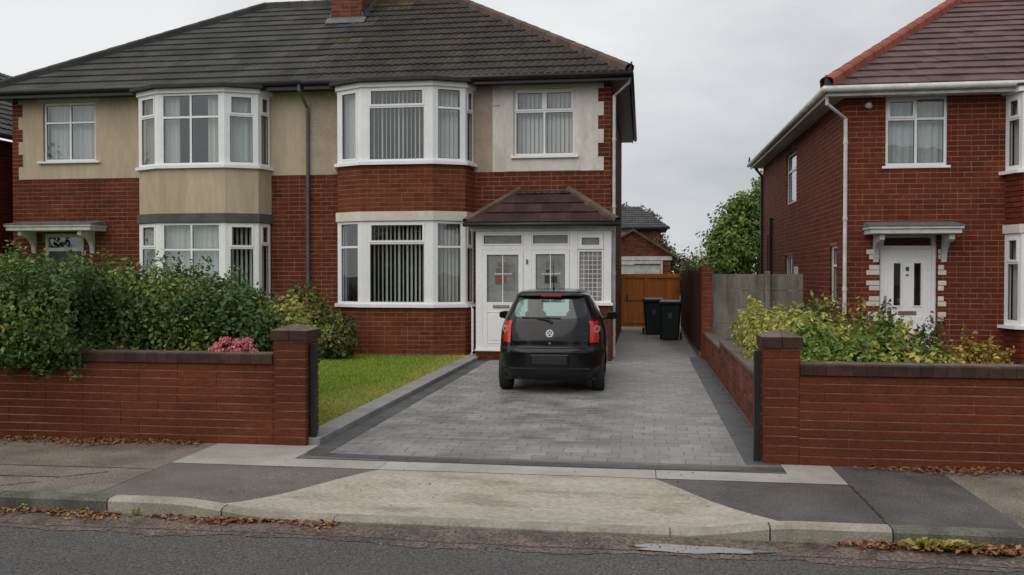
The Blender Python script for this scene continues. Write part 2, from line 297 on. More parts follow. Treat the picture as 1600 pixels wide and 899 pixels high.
def wall(fr, u0, u1, z0, z1, holes, thick, d=0.0):
    us = sorted({u0, u1, *[h[0] for h in holes], *[h[1] for h in holes]}); zs = sorted({z0, z1, *[h[2] for h in holes], *[h[3] for h in holes]})
    us = [u for u in us if u0 <= u <= u1]; zs = [z for z in zs if z0 <= z <= z1]; mb = MB()
    solid = lambda i, j: 0 <= i < len(us) - 1 and 0 <= j < len(zs) - 1 and not any(h[0] - 1e-6 <= us[i] and us[i + 1] <= h[1] + 1e-6 and h[2] - 1e-6 <= zs[j] and zs[j + 1] <= h[3] + 1e-6 for h in holes)
    for i in range(len(us) - 1):
        for j in range(len(zs) - 1):
            if not solid(i, j): continue
            a, b, c, e = us[i], us[i + 1], zs[j], zs[j + 1]; P = fr.P
            mb.face([P(a, d, c), P(b, d, c), P(b, d, e), P(a, d, e)]); mb.face([P(b, d - thick, c), P(a, d - thick, c), P(a, d - thick, e), P(b, d - thick, e)])
            if not solid(i - 1, j): mb.face([P(a, d - thick, c), P(a, d, c), P(a, d, e), P(a, d - thick, e)])
            if not solid(i + 1, j): mb.face([P(b, d, c), P(b, d - thick, c), P(b, d - thick, e), P(b, d, e)])
            if not solid(i, j - 1): mb.face([P(a, d - thick, c), P(b, d - thick, c), P(b, d, c), P(a, d, c)])
            if not solid(i, j + 1): mb.face([P(a, d, e), P(b, d, e), P(b, d - thick, e), P(a, d - thick, e)])
    return mb
# unit pieces (shared mesh data). local x along, -y outwards, z up
def unit_brick(cx=.012, cz=.07, cy=.3):
    v = [(0, 1, 0), (1, 1, 0), (1, 1, 1), (0, 1, 1), (0, cy, 0), (1, cy, 0), (1, cy, 1), (0, cy, 1), (cx, 0, cz), (1 - cx, 0, cz), (1 - cx, 0, 1 - cz), (cx, 0, 1 - cz)]
    f = [(8, 9, 10, 11), (4, 5, 9, 8), (5, 6, 10, 9), (6, 7, 11, 10), (7, 4, 8, 11), (0, 1, 5, 4), (1, 2, 6, 5), (2, 3, 7, 6), (3, 0, 4, 7)]
    return np.array(v, float), f
UB_V, UB_F = unit_brick()
_um = {}
def unit_mesh(mat):
    if mat.name not in _um:
        me = bpy.data.meshes.new('brick'); me.from_pydata([tuple(v) for v in UB_V], [], UB_F); me.materials.append(mat); _um[mat.name] = me
    return _um[mat.name]
class Pieces:
    """collects brick-like pieces for one thing; the `limit` that show largest become objects, the rest one stuff part"""
    def __init__(s): s.L = []
    def add(s, fr, u0, u1, d0, d1, z0, z1, parent, mat):
        s.L.append((fr, u0, u1, d0, d1, z0, z1, parent, mat))
    def emit(s, name, rest_name, rest_parent, limit=300, vis=None):
        sc = []
        for q in s.L:
            fr, u0, u1, d0, d1, z0, z1 = q[:7]
            c = fr.P((u0 + u1) / 2, d1, (z0 + z1) / 2); x, y, dep = px(c); f = max(0, -(c - CAM).normalized().dot(fr.n)) if True else 1
            ok = -10 < x < 1610 and -10 < y < 910 and dep > 0 and (vis is None or vis(x, y))
            sc.append(((u1 - u0) * (z1 - z0) / dep ** 2 * f if ok else 0))
        order = sorted(range(len(s.L)), key=lambda i: -sc[i]); chosen = set(i for i in order[:limit] if sc[i] > 0)
        rest = {}
        for i, q in enumerate(s.L):
            fr, u0, u1, d0, d1, z0, z1, parent, mat = q
            if i in chosen:
                o = bpy.data.objects.new(name, unit_mesh(mat)); COL.objects.link(o); o.parent = parent
                o.location = fr.P(u0, d1, z0) - ORG[parent]; o.rotation_euler = (0, 0, fr.a); o.scale = (u1 - u0, d1 - d0, z1 - z0)
            else: rest.setdefault(mat.name, (mat, []))[1].append(q)
        for mat, qs in rest.values():
            n = len(qs); sc_ = np.array([(q[2] - q[1], q[4] - q[3], q[6] - q[5]) for q in qs])
            A = np.array([(*q[0].u, *(-q[0].n), *q[0].P(q[1], q[4], q[5])) for q in qs])
            loc = UB_V[None] * sc_[:, None]
            w = loc[..., 0:1] * A[:, None, 0:3] + loc[..., 1:2] * A[:, None, 3:6] + A[:, None, 6:9]; w[..., 2] += loc[..., 2]
            w = w.reshape(-1, 3) - np.array(ORG[rest_parent])
            F = [tuple(k * 12 + a for a in f) for k in range(n) for f in UB_F]
            me = bpy.data.meshes.new(rest_name); me.from_pydata(w.tolist(), [], F)
            link_mesh(rest_name, me, mat, rest_parent, 'stuff')
def courses(pc, fr, U0, U1, Z0, Z1, parent, mat, holes=(), bl=.235, ch=.0965, mj=.0115, vj=.010, proud=.006, back=.03, start=0, mixed=.18, seed=1, zgrid=0.0):
    rg = random.Random(seed); i = int(math.floor((Z0 - zgrid) / ch)) - 1
    while zgrid + i * ch < Z1 - 1e-4:
        za, zb = zgrid + i * ch + mj / 2, zgrid + (i + 1) * ch - mj / 2
        za = max(za, Z0); zb = min(zb, Z1)
        if zb - za > .02:
            iv = [(U0, U1)]
            for h in holes:
                if min(zb, h[3]) - max(za, h[2]) > .35 * (zb - za):
                    nv = []
                    for a, b in iv:
                        if h[1] <= a or h[0] >= b: nv.append((a, b)); continue
                        if h[0] > a: nv.append((a, h[0]))
                        if h[1] < b: nv.append((h[1], b))
                    iv = nv
            u = U0 - bl * (.5 if (i + start) % 2 else 1.0); cuts = []
            while u < U1 + bl:
                w = bl * (.5 if rg.random() < mixed else 1.0); cuts.append((u + vj / 2, u + w - vj / 2)); u += w
            for a, b in iv:
                for c0, c1 in cuts:
                    x0, x1 = max(a, c0), min(b, c1)
                    if x1 - x0 > .03: pc.add(fr, x0, x1, -back, proud * rg.uniform(.75, 1.25), za, zb, parent, mat)
        i += 1
# ------------------------------------------------------------ foliage
def leaf_mesh(name, pts, nrm, size, mat, parent=None, kind=None, jitter=.6, elong=1.7, rg=RNG):
    """one small folded leaf of four triangles' worth per point"""
    n = len(pts); pts = np.asarray(pts, float)
    N = nrm + rg.normal(0, jitter, (n, 3)); N /= np.linalg.norm(N, axis=1)[:, None] + 1e-9
    T = rg.normal(0, 1, (n, 3)); T -= (T * N).sum(1)[:, None] * N; T /= np.linalg.norm(T, axis=1)[:, None] + 1e-9
    B = np.cross(N, T); s = size * rg.uniform(.6, 1.35, n)[:, None]
    L = s * elong; droop = N * s * rg.uniform(-.25, .1, (n, 1))
    b = pts - T * L * .5; t = pts + T * L * .5 + droop
    l = pts + B * s * .5 + N * s * .12 - T * L * .05; r = pts - B * s * .5 + N * s * .12 - T * L * .05
    vv = np.stack([b, l, t, r], 1).reshape(-1, 3)
    if parent is not None: vv = vv - np.array(ORG[parent])
    idx = np.arange(n) * 4
    tri = np.stack([idx, idx + 2, idx + 1, idx, idx + 3, idx + 2], 1).reshape(-1)
    me = bpy.data.meshes.new(name); me.vertices.add(4 * n); me.vertices.foreach_set('co', vv.reshape(-1).astype(np.float32))
    me.loops.add(6 * n); me.loops.foreach_set('vertex_index', tri.astype(np.int32))
    me.polygons.add(2 * n); me.polygons.foreach_set('loop_start', (np.arange(2 * n) * 3).astype(np.int32)); me.polygons.foreach_set('loop_total', np.full(2 * n, 3, np.int32))
    me.update(calc_edges=True)
    return link_mesh(name, me, mat, parent, kind)
def blob_points(blobs, n, lo=.72, hi=1.08, rg=RNG, zmin=None, lump=.16):
    """points through the outer shell of a union of ellipsoids, with lumps"""
    w = np.array([b[3] * b[4] + b[4] * b[5] + b[3] * b[5] for b in blobs], float); w /= w.sum()
    P, Nn = [], []
    ph = rg.uniform(0, 6.28, (len(blobs), 6))
    for k, b in enumerate(blobs):
        m = int(n * w[k]) + 1; d = rg.normal(0, 1, (m, 3)); d /= np.linalg.norm(d, axis=1)[:, None]
        lm = 1 + lump * (np.sin(d[:, 0] * 5 + ph[k, 0]) * np.sin(d[:, 1] * 6 + ph[k, 1]) + .6 * np.sin(d[:, 2] * 9 + ph[k, 2] + d[:, 0] * 7))
        rr = (lo + (hi - lo) * rg.random(m) ** .6) * lm
        p = np.array(b[:3]) + d * np.array(b[3:6]) * rr[:, None]; P.append(p); Nn.append(d / np.array(b[3:6]) * min(b[3:6]))
    P = np.concatenate(P); Nn = np.concatenate(Nn); keep = np.ones(len(P), bool)
    for b in blobs:
        q = ((P - np.array(b[:3])) / np.array(b[3:6])); keep &= (q ** 2).sum(1) > (lo * .8) ** 2
    if zmin is not None: keep &= P[:, 2] > zmin
    return P[keep], Nn[keep] + np.array([0, 0, .35])
def shrub(name, label, cat, base, blobs, n, size, mats, group=None, stems=7, part='foliage', elong=1.7, lo=.6, zmin=None, twigs=0, lump=.16, keep=None):
    t = thing(name, base, label, cat, group)
    st = MB(); rg = random.Random(sum(ord(c) for c in label))
    for i in range(stems):
        b = rg.choice(blobs); a = rg.uniform(0, 6.28)
        tip = Vector((b[0] + b[3] * .6 * math.cos(a), b[1] + b[4] * .6 * math.sin(a), b[2] + b[5] * rg.uniform(.0, .6)))
        s = Vector((base[0] + (tip.x - base[0]) * .5 + rg.uniform(-.1, .1), base[1] + rg.uniform(-.1, .1), base[2])); mid = (s + tip) / 2 + Vector((rg.uniform(-.06, .06), 0, .08))
        r0 = .008 + .008 * b[5]; st.tube([s, mid, tip], [r0, r0 * .7, r0 * .35], 5)
    st.build('stem', mt['bark'], t)
    P, Nn = blob_points(blobs, n, lo, 1.08, zmin=zmin, lump=lump)
    if twigs:                                     # loose shoots sticking out of the outline
        ex = []; en = []
        for i in range(twigs):
            b = rg.choice(blobs); a = rg.uniform(0, 6.28); e = rg.uniform(.55, 1.5); d = np.array([math.cos(a) * math.cos(e), math.sin(a) * math.cos(e), math.sin(e)])
            p0 = np.array(b[:3]) + d * np.array(b[3:6]) * .95; L = size * rg.uniform(2.5, 6)
            for k in range(rg.randint(5, 10)):
                ex.append(p0 + (d * .6 + np.array([0, 0, .6])) * L * k / 8 + RNG.normal(0, size * .3, 3)); en.append(d)
        P = np.concatenate([P, np.array(ex)]); Nn = np.concatenate([Nn, np.array(en)])
    if keep is not None: kk = keep(P); P, Nn = P[kk], Nn[kk]
    k = len(mats); cl = (np.sin(P[:, 0] * 4.1 + P[:, 2] * 3) + np.sin(P[:, 1] * 5 + P[:, 2] * 6.1) + RNG.normal(0, .9, len(P)))
    ed = np.quantile(cl, np.linspace(0, 1, k + 1)[1:-1]) if k > 1 else []
    g = np.digitize(cl, ed) if k > 1 else np.zeros(len(P), int)
    for j, m in enumerate(mats):
        s = g == j
        if s.any(): leaf_mesh(part, P[s], Nn[s], size, m, t, elong=elong)
    return t

# ------------------------------------------------------------ windows
def window(parent, fr, u0, u1, z0, z1, cols, d=0.0, fill='net', fw=.052, depth=.07, room=.35, sill=None, label=None, slat=(.088, 38), cover=1.0, blind_u=None, mat=None):
    mat = mat or mt['pvc']
    f = MB(); fr.box(f, u0, u0 + fw, d - depth, d, z0, z1); fr.box(f, u1 - fw, u1, d - depth, d, z0, z1)
    fr.box(f, u0 + fw, u1 - fw, d - depth, d - .001, z1 - fw, z1); fr.box(f, u0 + fw, u1 - fw, d - depth, d - .001, z0, z0 + fw)
    W = u1 - u0 - 2 * fw; tot = sum(c[0] for c in cols); mw = .045; u = u0 + fw; panes = []; sashes = []
    for ci, (cw, rows) in enumerate(cols):
        ua = u; ub = u + W * cw / tot; u = ub
        if ci: ua += mw / 2
        if ci < len(cols) - 1: ub -= mw / 2; fr.box(f, ub, ub + mw, d - depth, d - .002, z0 + fw, z1 - fw)
        Hh = z1 - z0 - 2 * fw; th = sum(r[0] for r in rows); z = z1 - fw
        for ri, (rh, sash) in enumerate(rows):
            zb = z; za = z - Hh * rh / th; z = za
            if ri: zb -= mw / 2
            if ri < len(rows) - 1: za += mw / 2; fr.box(f, ua, ub, d - depth, d - .003, za - mw, za)
            a, b, c, e = ua, ub, za, zb
            if sash:
                s = .04; q = MB(); o = .012; a0, b0, c0, e0 = a - .008, b + .008, c - .008, e + .008
                fr.box(q, a0, a0 + s, d - .04, d + o, c0, e0); fr.box(q, b0 - s, b0, d - .04, d + o, c0, e0)
                fr.box(q, a0 + s, b0 - s, d - .04, d + o - .001, c0, c0 + s); fr.box(q, a0 + s, b0 - s, d - .04, d + o - .001, e0 - s, e0); sashes.append(q)
                a, b, c, e = a0 + s, b0 - s, c0 + s, e0 - s
            panes.append((a, b, c, e))
    w = f.build('window', mat, parent, label=label)
    for q in sashes: q.build('sash', mat, w)
    for a, b, c, e in panes:
        q = MB(); g = .012
        fr.box(q, a, a + g, d - .035, d - .012, c, e); fr.box(q, b - g, b, d - .035, d - .012, c, e); fr.box(q, a + g, b - g, d - .035, d - .012, c, c + g); fr.box(q, a + g, b - g, d - .035, d - .012, e - g, e)
        q.build('gasket', mt['seal'], w)
        q = MB(); q.face([fr.P(a, d - .022, c), fr.P(b, d - .022, c), fr.P(b, d - .022, e), fr.P(a, d - .022, e)]); q.build('pane', mt['glass'], w)
    if fill == 'slats':
        q = MB(); sw, ang = slat; bu0, bu1 = blind_u or (u0 + fw, u1 - fw); k = int((bu1 - bu0) / .095) + 1; rg = random.Random(int(u0 * 100 + z0 * 10))
        for i in range(k):
            c = bu0 + (i + .5) * (bu1 - bu0) / k; a = R(ang + rg.uniform(-9, 9)); du = sw / 2 * math.cos(a); dd = sw / 2 * math.sin(a); zb = z0 + fw * .6
            q.face([fr.P(c - du, d - .17 - dd, zb), fr.P(c + du, d - .17 + dd, zb), fr.P(c + du, d - .17 + dd, z1 - .03), fr.P(c - du, d - .17 - dd, z1 - .03)])
        q.build('vertical_blind', mt['blind'], w)
    elif fill in ('net', 'curtain', 'sides'):
        spans = [(u0 + .02, u1 - .02)] if fill != 'sides' else [(u0 + .02, u0 + .02 + (u1 - u0) * .24), (u1 - .02 - (u1 - u0) * .24, u1 - .02)]
        q = MB()
        for a, b in spans:
            n = max(8, int((b - a) / .018)); ph = u0 * 7
            pts = [(a + (b - a) * i / n, .018 * math.sin(i * .9 + ph) + .012 * math.sin(i * .37 + ph * 2)) for i in range(n + 1)]
            for i in range(n):
                (x0, y0), (x1, y1) = pts[i], pts[i + 1]
                q.face([fr.P(x0, d - .16 + y0, z0 + .03), fr.P(x1, d - .16 + y1, z0 + .03), fr.P(x1, d - .16 + y1, z1 - .03), fr.P(x0, d - .16 + y0, z1 - .03)])
        q.build('net_curtain' if fill == 'net' else 'curtain', mt['net' if fill in ('net', 'sides') else 'curtain'], w, smooth=True)
    if sill:
        a, b, h, o = sill; q = MB(); fr.box(q, u0 - a, u1 + b, d - .1, d + o, z0 - h, z0 - .002); q.build('sill', mat, w, bevel=.006)
    return w
S1 = lambda *r: [(1, list(r))]

# ------------------------------------------------------------ roofs made of single tiles
def tile_geo(w, l, roll, th=.028, nseg=6):
    """a tile with its lower edge at y=0, running up to y=l; x across"""
    xs = [w * i / nseg for i in range(nseg + 1)]
    hz = [(roll * abs(math.sin(math.pi * 2 * x / w)) ** 1.3 if roll else 0) for x in xs]
    v = []
    for x, h in zip(xs, hz): v += [(x, 0, 0), (x, 0, th + h), (x, l, h * .9 + .002)]
    f = []
    for i in range(nseg):
        a = 3 * i; b = a + 3; f += [(a, b, b + 1, a + 1), (a + 1, b + 1, b + 2, a + 2)]
    f += [(0, 1, 2), (3 * nseg, 3 * nseg + 2, 3 * nseg + 1)]
    return v, f
def tiled_slope(parent, origin, udir, updir, width, slope_len, tw, gauge, mat_of, clip=(), roll=.018, name='roof_tile', limit=300, rest='roof_tiles', jit=.004, th=.028, nseg=6, shift=.0, xspan=None, lap=.05, offb=False):
    """udir along the eaves, updir up the slope (unit). clip: list of (point, normal) planes; what lies on the normal side is cut off"""
    o = Vector(origin); U = Vector(udir).normalized(); Vv = Vector(updir).normalized(); N = U.cross(Vv).normalized()
    if N.z < 0: N = -N
    rg = random.Random(int(abs(o.x) * 31 + width * 7)); v0, f0 = tile_geo(tw, gauge + lap, roll, th, nseg); share = {}; nobj = 0; restb = {}
    rows = int(math.ceil(slope_len / gauge)); cand = []
    for j in range(rows):
        L = min(gauge + lap, slope_len - j * gauge)
        k0 = -1; k1 = int(width / tw) + 2
        for i in range(k0, k1):
            du = i * tw + (tw * .5 if (offb and j % 2) else 0) + shift; cand.append((j, du, L))
    out = []
    tilt = .022
    for j, du, L in cand:
        base = o + U * du + Vv * (j * gauge); corners = [base, base + U * tw, base + U * tw + Vv * L, base + Vv * L]
        st = 'in'
        for p, n in clip:
            s = [(c - p).dot(n) for c in corners]
            if min(s) >= -1e-3: st = 'out'; break
            if max(s) > 1e-3: st = 'cut'
        if st != 'out': out.append((j, du, L, st, base))
    def score(q):
        c = q[4] + U * tw / 2; x, y, dep = px(c); return 0 if not (-20 < x < 1620 and -20 < y < 910) else 1 / dep
    order = sorted(range(len(out)), key=lambda i: -score(out[i])); chosen = set(i for i in order[:limit] if score(out[i]) > 0)
    for i, (j, du, L, st, base) in enumerate(out):
        m = mat_of(base); t_ = tilt + rg.uniform(-.003, .003); z0 = rg.uniform(0, jit)
        up = (Vv * math.cos(t_) - N * math.sin(t_)); nn = (N * math.cos(t_) + Vv * math.sin(t_))
        mtx = Matrix(((U.x, up.x, nn.x, 0), (U.y, up.y, nn.y, 0), (U.z, up.z, nn.z, 0), (0, 0, 0, 1)))
        pos = base + N * (z0 + .012)
        if i in chosen and st == 'in' and L > gauge * .99:
            if m.name not in share:
                me = bpy.data.meshes.new(name); me.from_pydata(v0, [], f0); me.materials.append(m); share[m.name] = me
            ob = bpy.data.objects.new(name, share[m.name]); COL.objects.link(ob); ob.parent = parent
            mm = mtx.copy(); mm.translation = pos - ORG[parent]; ob.matrix_local = mm
        else:
            bm = bmesh.new(); vs = [bm.verts.new(mtx @ Vector((a, b * L / (gauge + lap), c)) + pos) for a, b, c in v0]
            for f in f0: bm.faces.new([vs[k] for k in f])
            if st == 'cut':
                for p, n in clip:
                    bmesh.ops.bisect_plane(bm, geom=bm.verts[:] + bm.edges[:] + bm.faces[:], plane_co=p, plane_no=n, clear_outer=True)
            if not bm.faces: bm.free(); continue
            if i in chosen: from_bm(name, bm, m, parent)
            else:
                r = restb.setdefault(m.name, (m, MB()))[1]; bm.verts.ensure_lookup_table(); k = len(r.v)
                bm.verts.index_update(); r.v += [tuple(v.co) for v in bm.verts]; r.f += [tuple(k + v.index for v in f.verts) for f in bm.faces]; bm.free()
    for m, r in restb.values():
        o_ = ORG[parent]; me = bpy.data.meshes.new(rest); me.from_pydata([(a - o_.x, b - o_.y, c - o_.z) for a, b, c in r.v], [], r.f); link_mesh(rest, me, m, parent, 'stuff')
def hip_tiles(parent, a, b, n, mat, r=.11, name='ridge_tile', lift=.02):
    a, b = Vector(a), Vector(b); d = (b - a); L = d.length / n; d.normalize(); side = d.cross(Vector((0, 0, 1))).normalized(); up = side.cross(d).normalized()
    for k in range(n):
        mb = MB(); K = 7; s = a + d * (L * k); e = s + d * (L * 1.04); ra, rb = r * 1.06, r * .98
        ring = lambda c, rr: [c + side * rr * math.cos(math.pi * j / K) + up * (rr * .75 * math.sin(math.pi * j / K) + lift - (.13 if j in (0, K) else 0)) for j in range(K + 1)]
        A, B = ring(s, ra), ring(e, rb); A2, B2 = ring(s, ra - .018), ring(e, rb - .018)
        i0 = len(mb.v); mb.v += [tuple(p) for p in A + B + A2]
        for j in range(K):
            mb.f.append((i0 + j, i0 + j + 1, i0 + K + 2 + j, i0 + K + 1 + j)); mb.f.append((i0 + j + 1, i0 + j, i0 + 2 * K + 2 + j, i0 + 2 * K + 3 + j))
        mb.build(name, mat, parent)

# ------------------------------------------------------------ THE SETTING
def hf(X, Y):
    s = lambda t: max(0, min(1, t)) ** 2 * (3 - 2 * max(0, min(1, t)))
    drop = .082 * s((X + 3.75) / .95) * s((1.12 - X) / .85)
    return -drop * (1 - s((Y - 6.65) / 1.3))
def strip(name, mat, ys, left, right, m, z=0.0, h=True):
    mb = MB(); rows = []
    for y in ys:
        a, b = left(y), right(y); rows.append([(a + (b - a) * i / m, y) for i in range(m + 1)])
    vi = {}
    for r, row in enumerate(rows):
        for i, (x, y) in enumerate(row): vi[(r, i)] = len(mb.v); mb.v.append((x, y, (hf(x, y) if h else 0) + z))
    for r in range(len(rows) - 1):
        for i in range(m): mb.f.append((vi[r, i], vi[r, i + 1], vi[r + 1, i + 1], vi[r + 1, i]))
    o = mb.build(name, mat, None, 'structure'); return o
MB().face([(-400, -300, -.16), (400, -300, -.16), (400, 900, -.16), (-400, 900, -.16)]).build('ground', mt['ground'], None, 'structure')
MB().face([(-90, -8, -.12), (90, -8, -.12), (90, 6.6, -.12), (-90, 6.6, -.12)]).build('road', mt['road'], None, 'structure')
# the worn channel beside the kerb, its outer edge ragged
mb = MB(); rg = random.Random(5); xs = [-12 + .08 * i for i in range(300)]; vs = []
for i, x in enumerate(xs):
    e = 6.27 + .02 * math.sin(x * 1.7) + rg.uniform(-.012, .012); mb.v += [(x, e, -.1175), (x, 6.61, -.113)]
for i in range(len(xs) - 1): mb.f.append((2 * i, 2 * i + 2, 2 * i + 3, 2 * i + 1))
mb.build('road_channel', mt['road_edge'], None, 'structure')
mb = MB(); vv = [(-12 + .06 * i) for i in range(400)]
for i, x in enumerate(vv):
    w = .03 + .09 * abs(math.sin(x * 3.1) * math.sin(x * 1.3)) + rg.uniform(0, .04); y = 6.235 + .02 * math.sin(x * 1.7); mb.v += [(x, y - w, -.1165), (x, y, -.1155)]
for i in range(len(vv) - 1):
    if rg.random() < .97: mb.f.append((2 * i, 2 * i + 2, 2 * i + 3, 2 * i + 1))
mb.build('road_grit', mt['road_edge'], None, 'structure')
# puddle
mb = MB(); pts = []
for k in range(40):
    a = 2 * math.pi * k / 40; rr = 1 + .16 * math.sin(3 * a + 1) + .1 * math.sin(7 * a); pts.append((.36 + .46 * math.cos(a) * rr, 6.325 + .085 * math.sin(a) * rr, -.1105))
mb.face(pts); mb.build('puddle', mt['water'], None, 'structure')
PY = [6.73 + (7.95 - 6.73) * i / 12 for i in range(13)]
xl = lambda y: -3.32 + (y - 6.73) / (7.93 - 6.73) * (-2.42 + 3.32)          # left side of the crossover
xr = lambda y: 1.0 + (y - 6.73) / (7.93 - 6.73) * (.12 - 1.0)
strip('driveway_crossover', mt['crossover'], PY, xl, xr, 24)
PYw = PY + [8.2, 8.5, 8.75, 8.98]
strip('pavement_mid_left', mt['tar_m'], PY, lambda y: -4.44, xl, 8)
def beyond(y): return -4.44
strip('pavement_left', mt['tar_l'], PYw, lambda y: -40, lambda y: -4.442, 40, z=.002)
strip('pavement_mid_right', mt['tar_r'], PY, xr, lambda y: 1.745, 6)
strip('pavement_right', mt['tar_r'], PYw, lambda y: 1.747, lambda y: 2.68, 2, z=.002)
strip('pavement_far_right', mt['tar_l'], PYw, lambda y: 2.682, lambda y: 40, 30)
strip('paving_strip_left', mt['strip'], [7.952, 8.2, 8.5, 8.98], lambda y: -4.44, lambda y: -2.42, 4, z=.003)
strip('paving_strip_mid', mt['strip'], [7.952, 8.1, 8.3, 8.9], lambda y: -2.414, lambda y: .118, 6, z=.003)
strip('paving_strip_right', mt['strip'], [7.952, 8.2, 8.5, 8.98], lambda y: .124, lambda y: 1.742, 4, z=.003)
# slab joints in the left pavement
mb = MB()
for (xa, ya, xb, yb) in ((-9, 7.62, -4.45, 7.66), (-7, 7.22, -5.1, 7.24), (-5.1, 7.24, -4.8, 7.5), (-5.6, 6.75, -5.15, 7.05), (1.75, 7.94, 1.75, 6.75)):
    n = 24; L = math.hypot(xb - xa, yb - ya); nx, ny = -(yb - ya) / L, (xb - xa) / L; pr = None
    for i in range(n + 1):
        t = i / n; w = .004 + rg.uniform(0, .006); x = xa + (xb - xa) * t + nx * rg.uniform(-.012, .012); y = ya + (yb - ya) * t + ny * rg.uniform(-.012, .012)
        cu = ((x - nx * w, y - ny * w, .0065), (x + nx * w, y + ny * w, .0065))
        if pr: mb.face([pr[0], cu[0], cu[1], pr[1]])
        pr = cu
mb.build('pavement_crack', mt['soil'], None, 'structure')
# kerb stones
ker = thing('kerb', (-1.2, 6.6, 0), 'long pale concrete kerb with its dropped middle length in front of the driveway', 'kerb')
kx = [-12.2, -11.2, -10.2, -9.2, -8.2, -7.2, -6.2, -5.2, -4.24, -3.27, -2.35, -1.45, -.55, .2, .91, 1.75, 2.75, 3.75, 4.75, 5.75, 6.75, 7.75, 8.75, 9.75, 10.75, 11.75]
for a, b in zip(kx[:-1], kx[1:]):
    dark = b <= -4.2 or a >= 1.7; n = 8; mb = MB(); mid = -3.2 < a < .8; g = .001 if mid and b < .9 else .006
    prof = []
    for i in range(n + 1):
        x = a + g + (b - a - 2 * g) * i / n; h = hf(x, 6.6) + .004; prof.append([(x, 6.60, -.2), (x, 6.60, h - .022), (x, 6.622, h), (x, 6.727, h + .002), (x, 6.727, -.2)])
    vi = len(mb.v)
    for p in prof: mb.v += p
    for i in range(n):
        for k in range(4): mb.f.append((vi + 5 * i + k, vi + 5 * i + 5 + k, vi + 5 * i + 6 + k, vi + 5 * i + 1 + k))
    mb.f.append(tuple(vi + k for k in range(5))); mb.f.append(tuple(vi + 5 * n + k for k in range(4, -1, -1)))
    mb.build('kerb_stone', mt['kerb_dark' if dark else 'kerb'], ker)
# driveway: bed of jointing sand, then single setts
DL, DR = -3.10, .96
def front_edge(x): return 8.46 + .05 * ((x + .6) / 2) ** 2 * 1.6 - .02
MB().face([(-3.345, 8.3, .0085), (1.288, 8.3, .0085), (1.288, 30, .0085), (-3.345, 30, .0085)]).build('driveway', mt['sett_joint'], None, 'structure')
drive = bpy.data.objects['driveway']
fr0 = Fr((0, 0, 0), 0)
def flat_setts(name, rest, L, parent, mat, limit, zt=.012):
    """L: list of (x0, x1, y0, y1) lying flat; unit_brick stood on its back"""
    key = 'flat' + mat.name
    if key not in _um:
        me = bpy.data.meshes.new(name); me.from_pydata([(a, c, 1 - b) for a, b, c in UB_V], [], UB_F)
        bm = bmesh.new(); bm.from_mesh(me); bmesh.ops.recalc_face_normals(bm, faces=bm.faces); bm.to_mesh(me); bm.free(); me.materials.append(mat); _um[key] = me
    L = sorted(L, key=lambda q: q[2]); UV = np.array([v.co[:] for v in _um[key].vertices]); FF = [tuple(p.vertices) for p in _um[key].polygons]
    vis = [q for q in L if -5 < px(((q[0] + q[1]) / 2, q[2], 0))[0] < 1605][:limit]; vs_ = set(vis)
    for q in vis:
        o = bpy.data.objects.new(name, _um[key]); COL.objects.link(o); o.parent = parent; zz = zt + random.uniform(-.0016, .0016); o.location = (q[0] - ORG[parent].x, q[2] - ORG[parent].y, -.02 - ORG[parent].z); o.scale = (q[1] - q[0], q[3] - q[2], zz + .02)
    r = [q for q in L if q not in vs_]
    if r:
        V_ = []; F_ = []
        for k, q in enumerate(r):
            zz = zt + random.uniform(-.002, .002); w = UV * np.array([q[1] - q[0], q[3] - q[2], zz + .02]) + np.array([q[0], q[2], -.02]) - np.array(ORG[parent]); V_ += w.tolist(); F_ += [tuple(12 * k + i for i in f) for f in FF]
        me = bpy.data.meshes.new(rest); me.from_pydata(V_, [], F_); link_mesh(rest, me, mat, parent, 'stuff')
L = []; y = 8.36; rg = random.Random(3); row = 0
while y < 28.4:
    dy = .20; x = DL - (.12 if row % 2 else 0)
    while x < (DR if y < 18.7 else 1.15):
        w = .24 + rg.uniform(-.008, .008); a, b = max(x + .0015, DL), min(x + w - .0015, DR if y < 18.7 else 1.15)
        if b - a > .04 and (a + b) / 2 > -9 and y + .05 > front_edge((a + b) / 2) and not (y > 18.1 and b < -.66): L.append((a, b, max(y + .0015, front_edge((a + b) / 2) + .004), y + dy - .0015))
        x += w
    y += dy; row += 1
flat_setts('sett', 'far_setts', L, drive, mt['sett'], 300)
# charcoal borders
L = []
y = 8.55
while y < 18.1: L.append((-3.335, DL - .006, y, y + .292)); y += .297
y = 8.62
while y < 19.2: L.append((DR + .006, 1.285, y, y + .292)); y += .297
flat_setts('border_block', 'border_blocks', L, drive, mt['charcoal'], 100, .014)
x = -3.3
while x < 1.28:                                    # the bowed front course
    w = rg.choice((.2, .27, .24)); x1 = min(x + w, 1.285); mb = MB(); fa, fb = front_edge(x), front_edge(x1)
    mb.hexa([(x + .003, fa - .155, -.02), (x1 - .003, fb - .155, -.02), (x1 - .003, fb, -.02), (x + .003, fa, -.02), (x + .003, fa - .155, .013), (x1 - .003, fb - .155, .013), (x1 - .003, fb, .013), (x + .003, fa, .013)])
    mb.build('border_block', mt['charcoal'], drive); x = x1
# raised edging between lawn and drive
edge = thing('lawn_edging', (-3.5, 13.5, 0), 'raised row of grey edging blocks between the lawn and the driveway', 'edging')
y = 8.98
while y < 18.75:
    mb = MB().box(-3.62, -3.345, y + .002, y + .288, -.05, .078 + rg.uniform(-.001, .001)); mb.build('edging_block', mt['kerb_grey'], edge, bevel=.008); y += .29
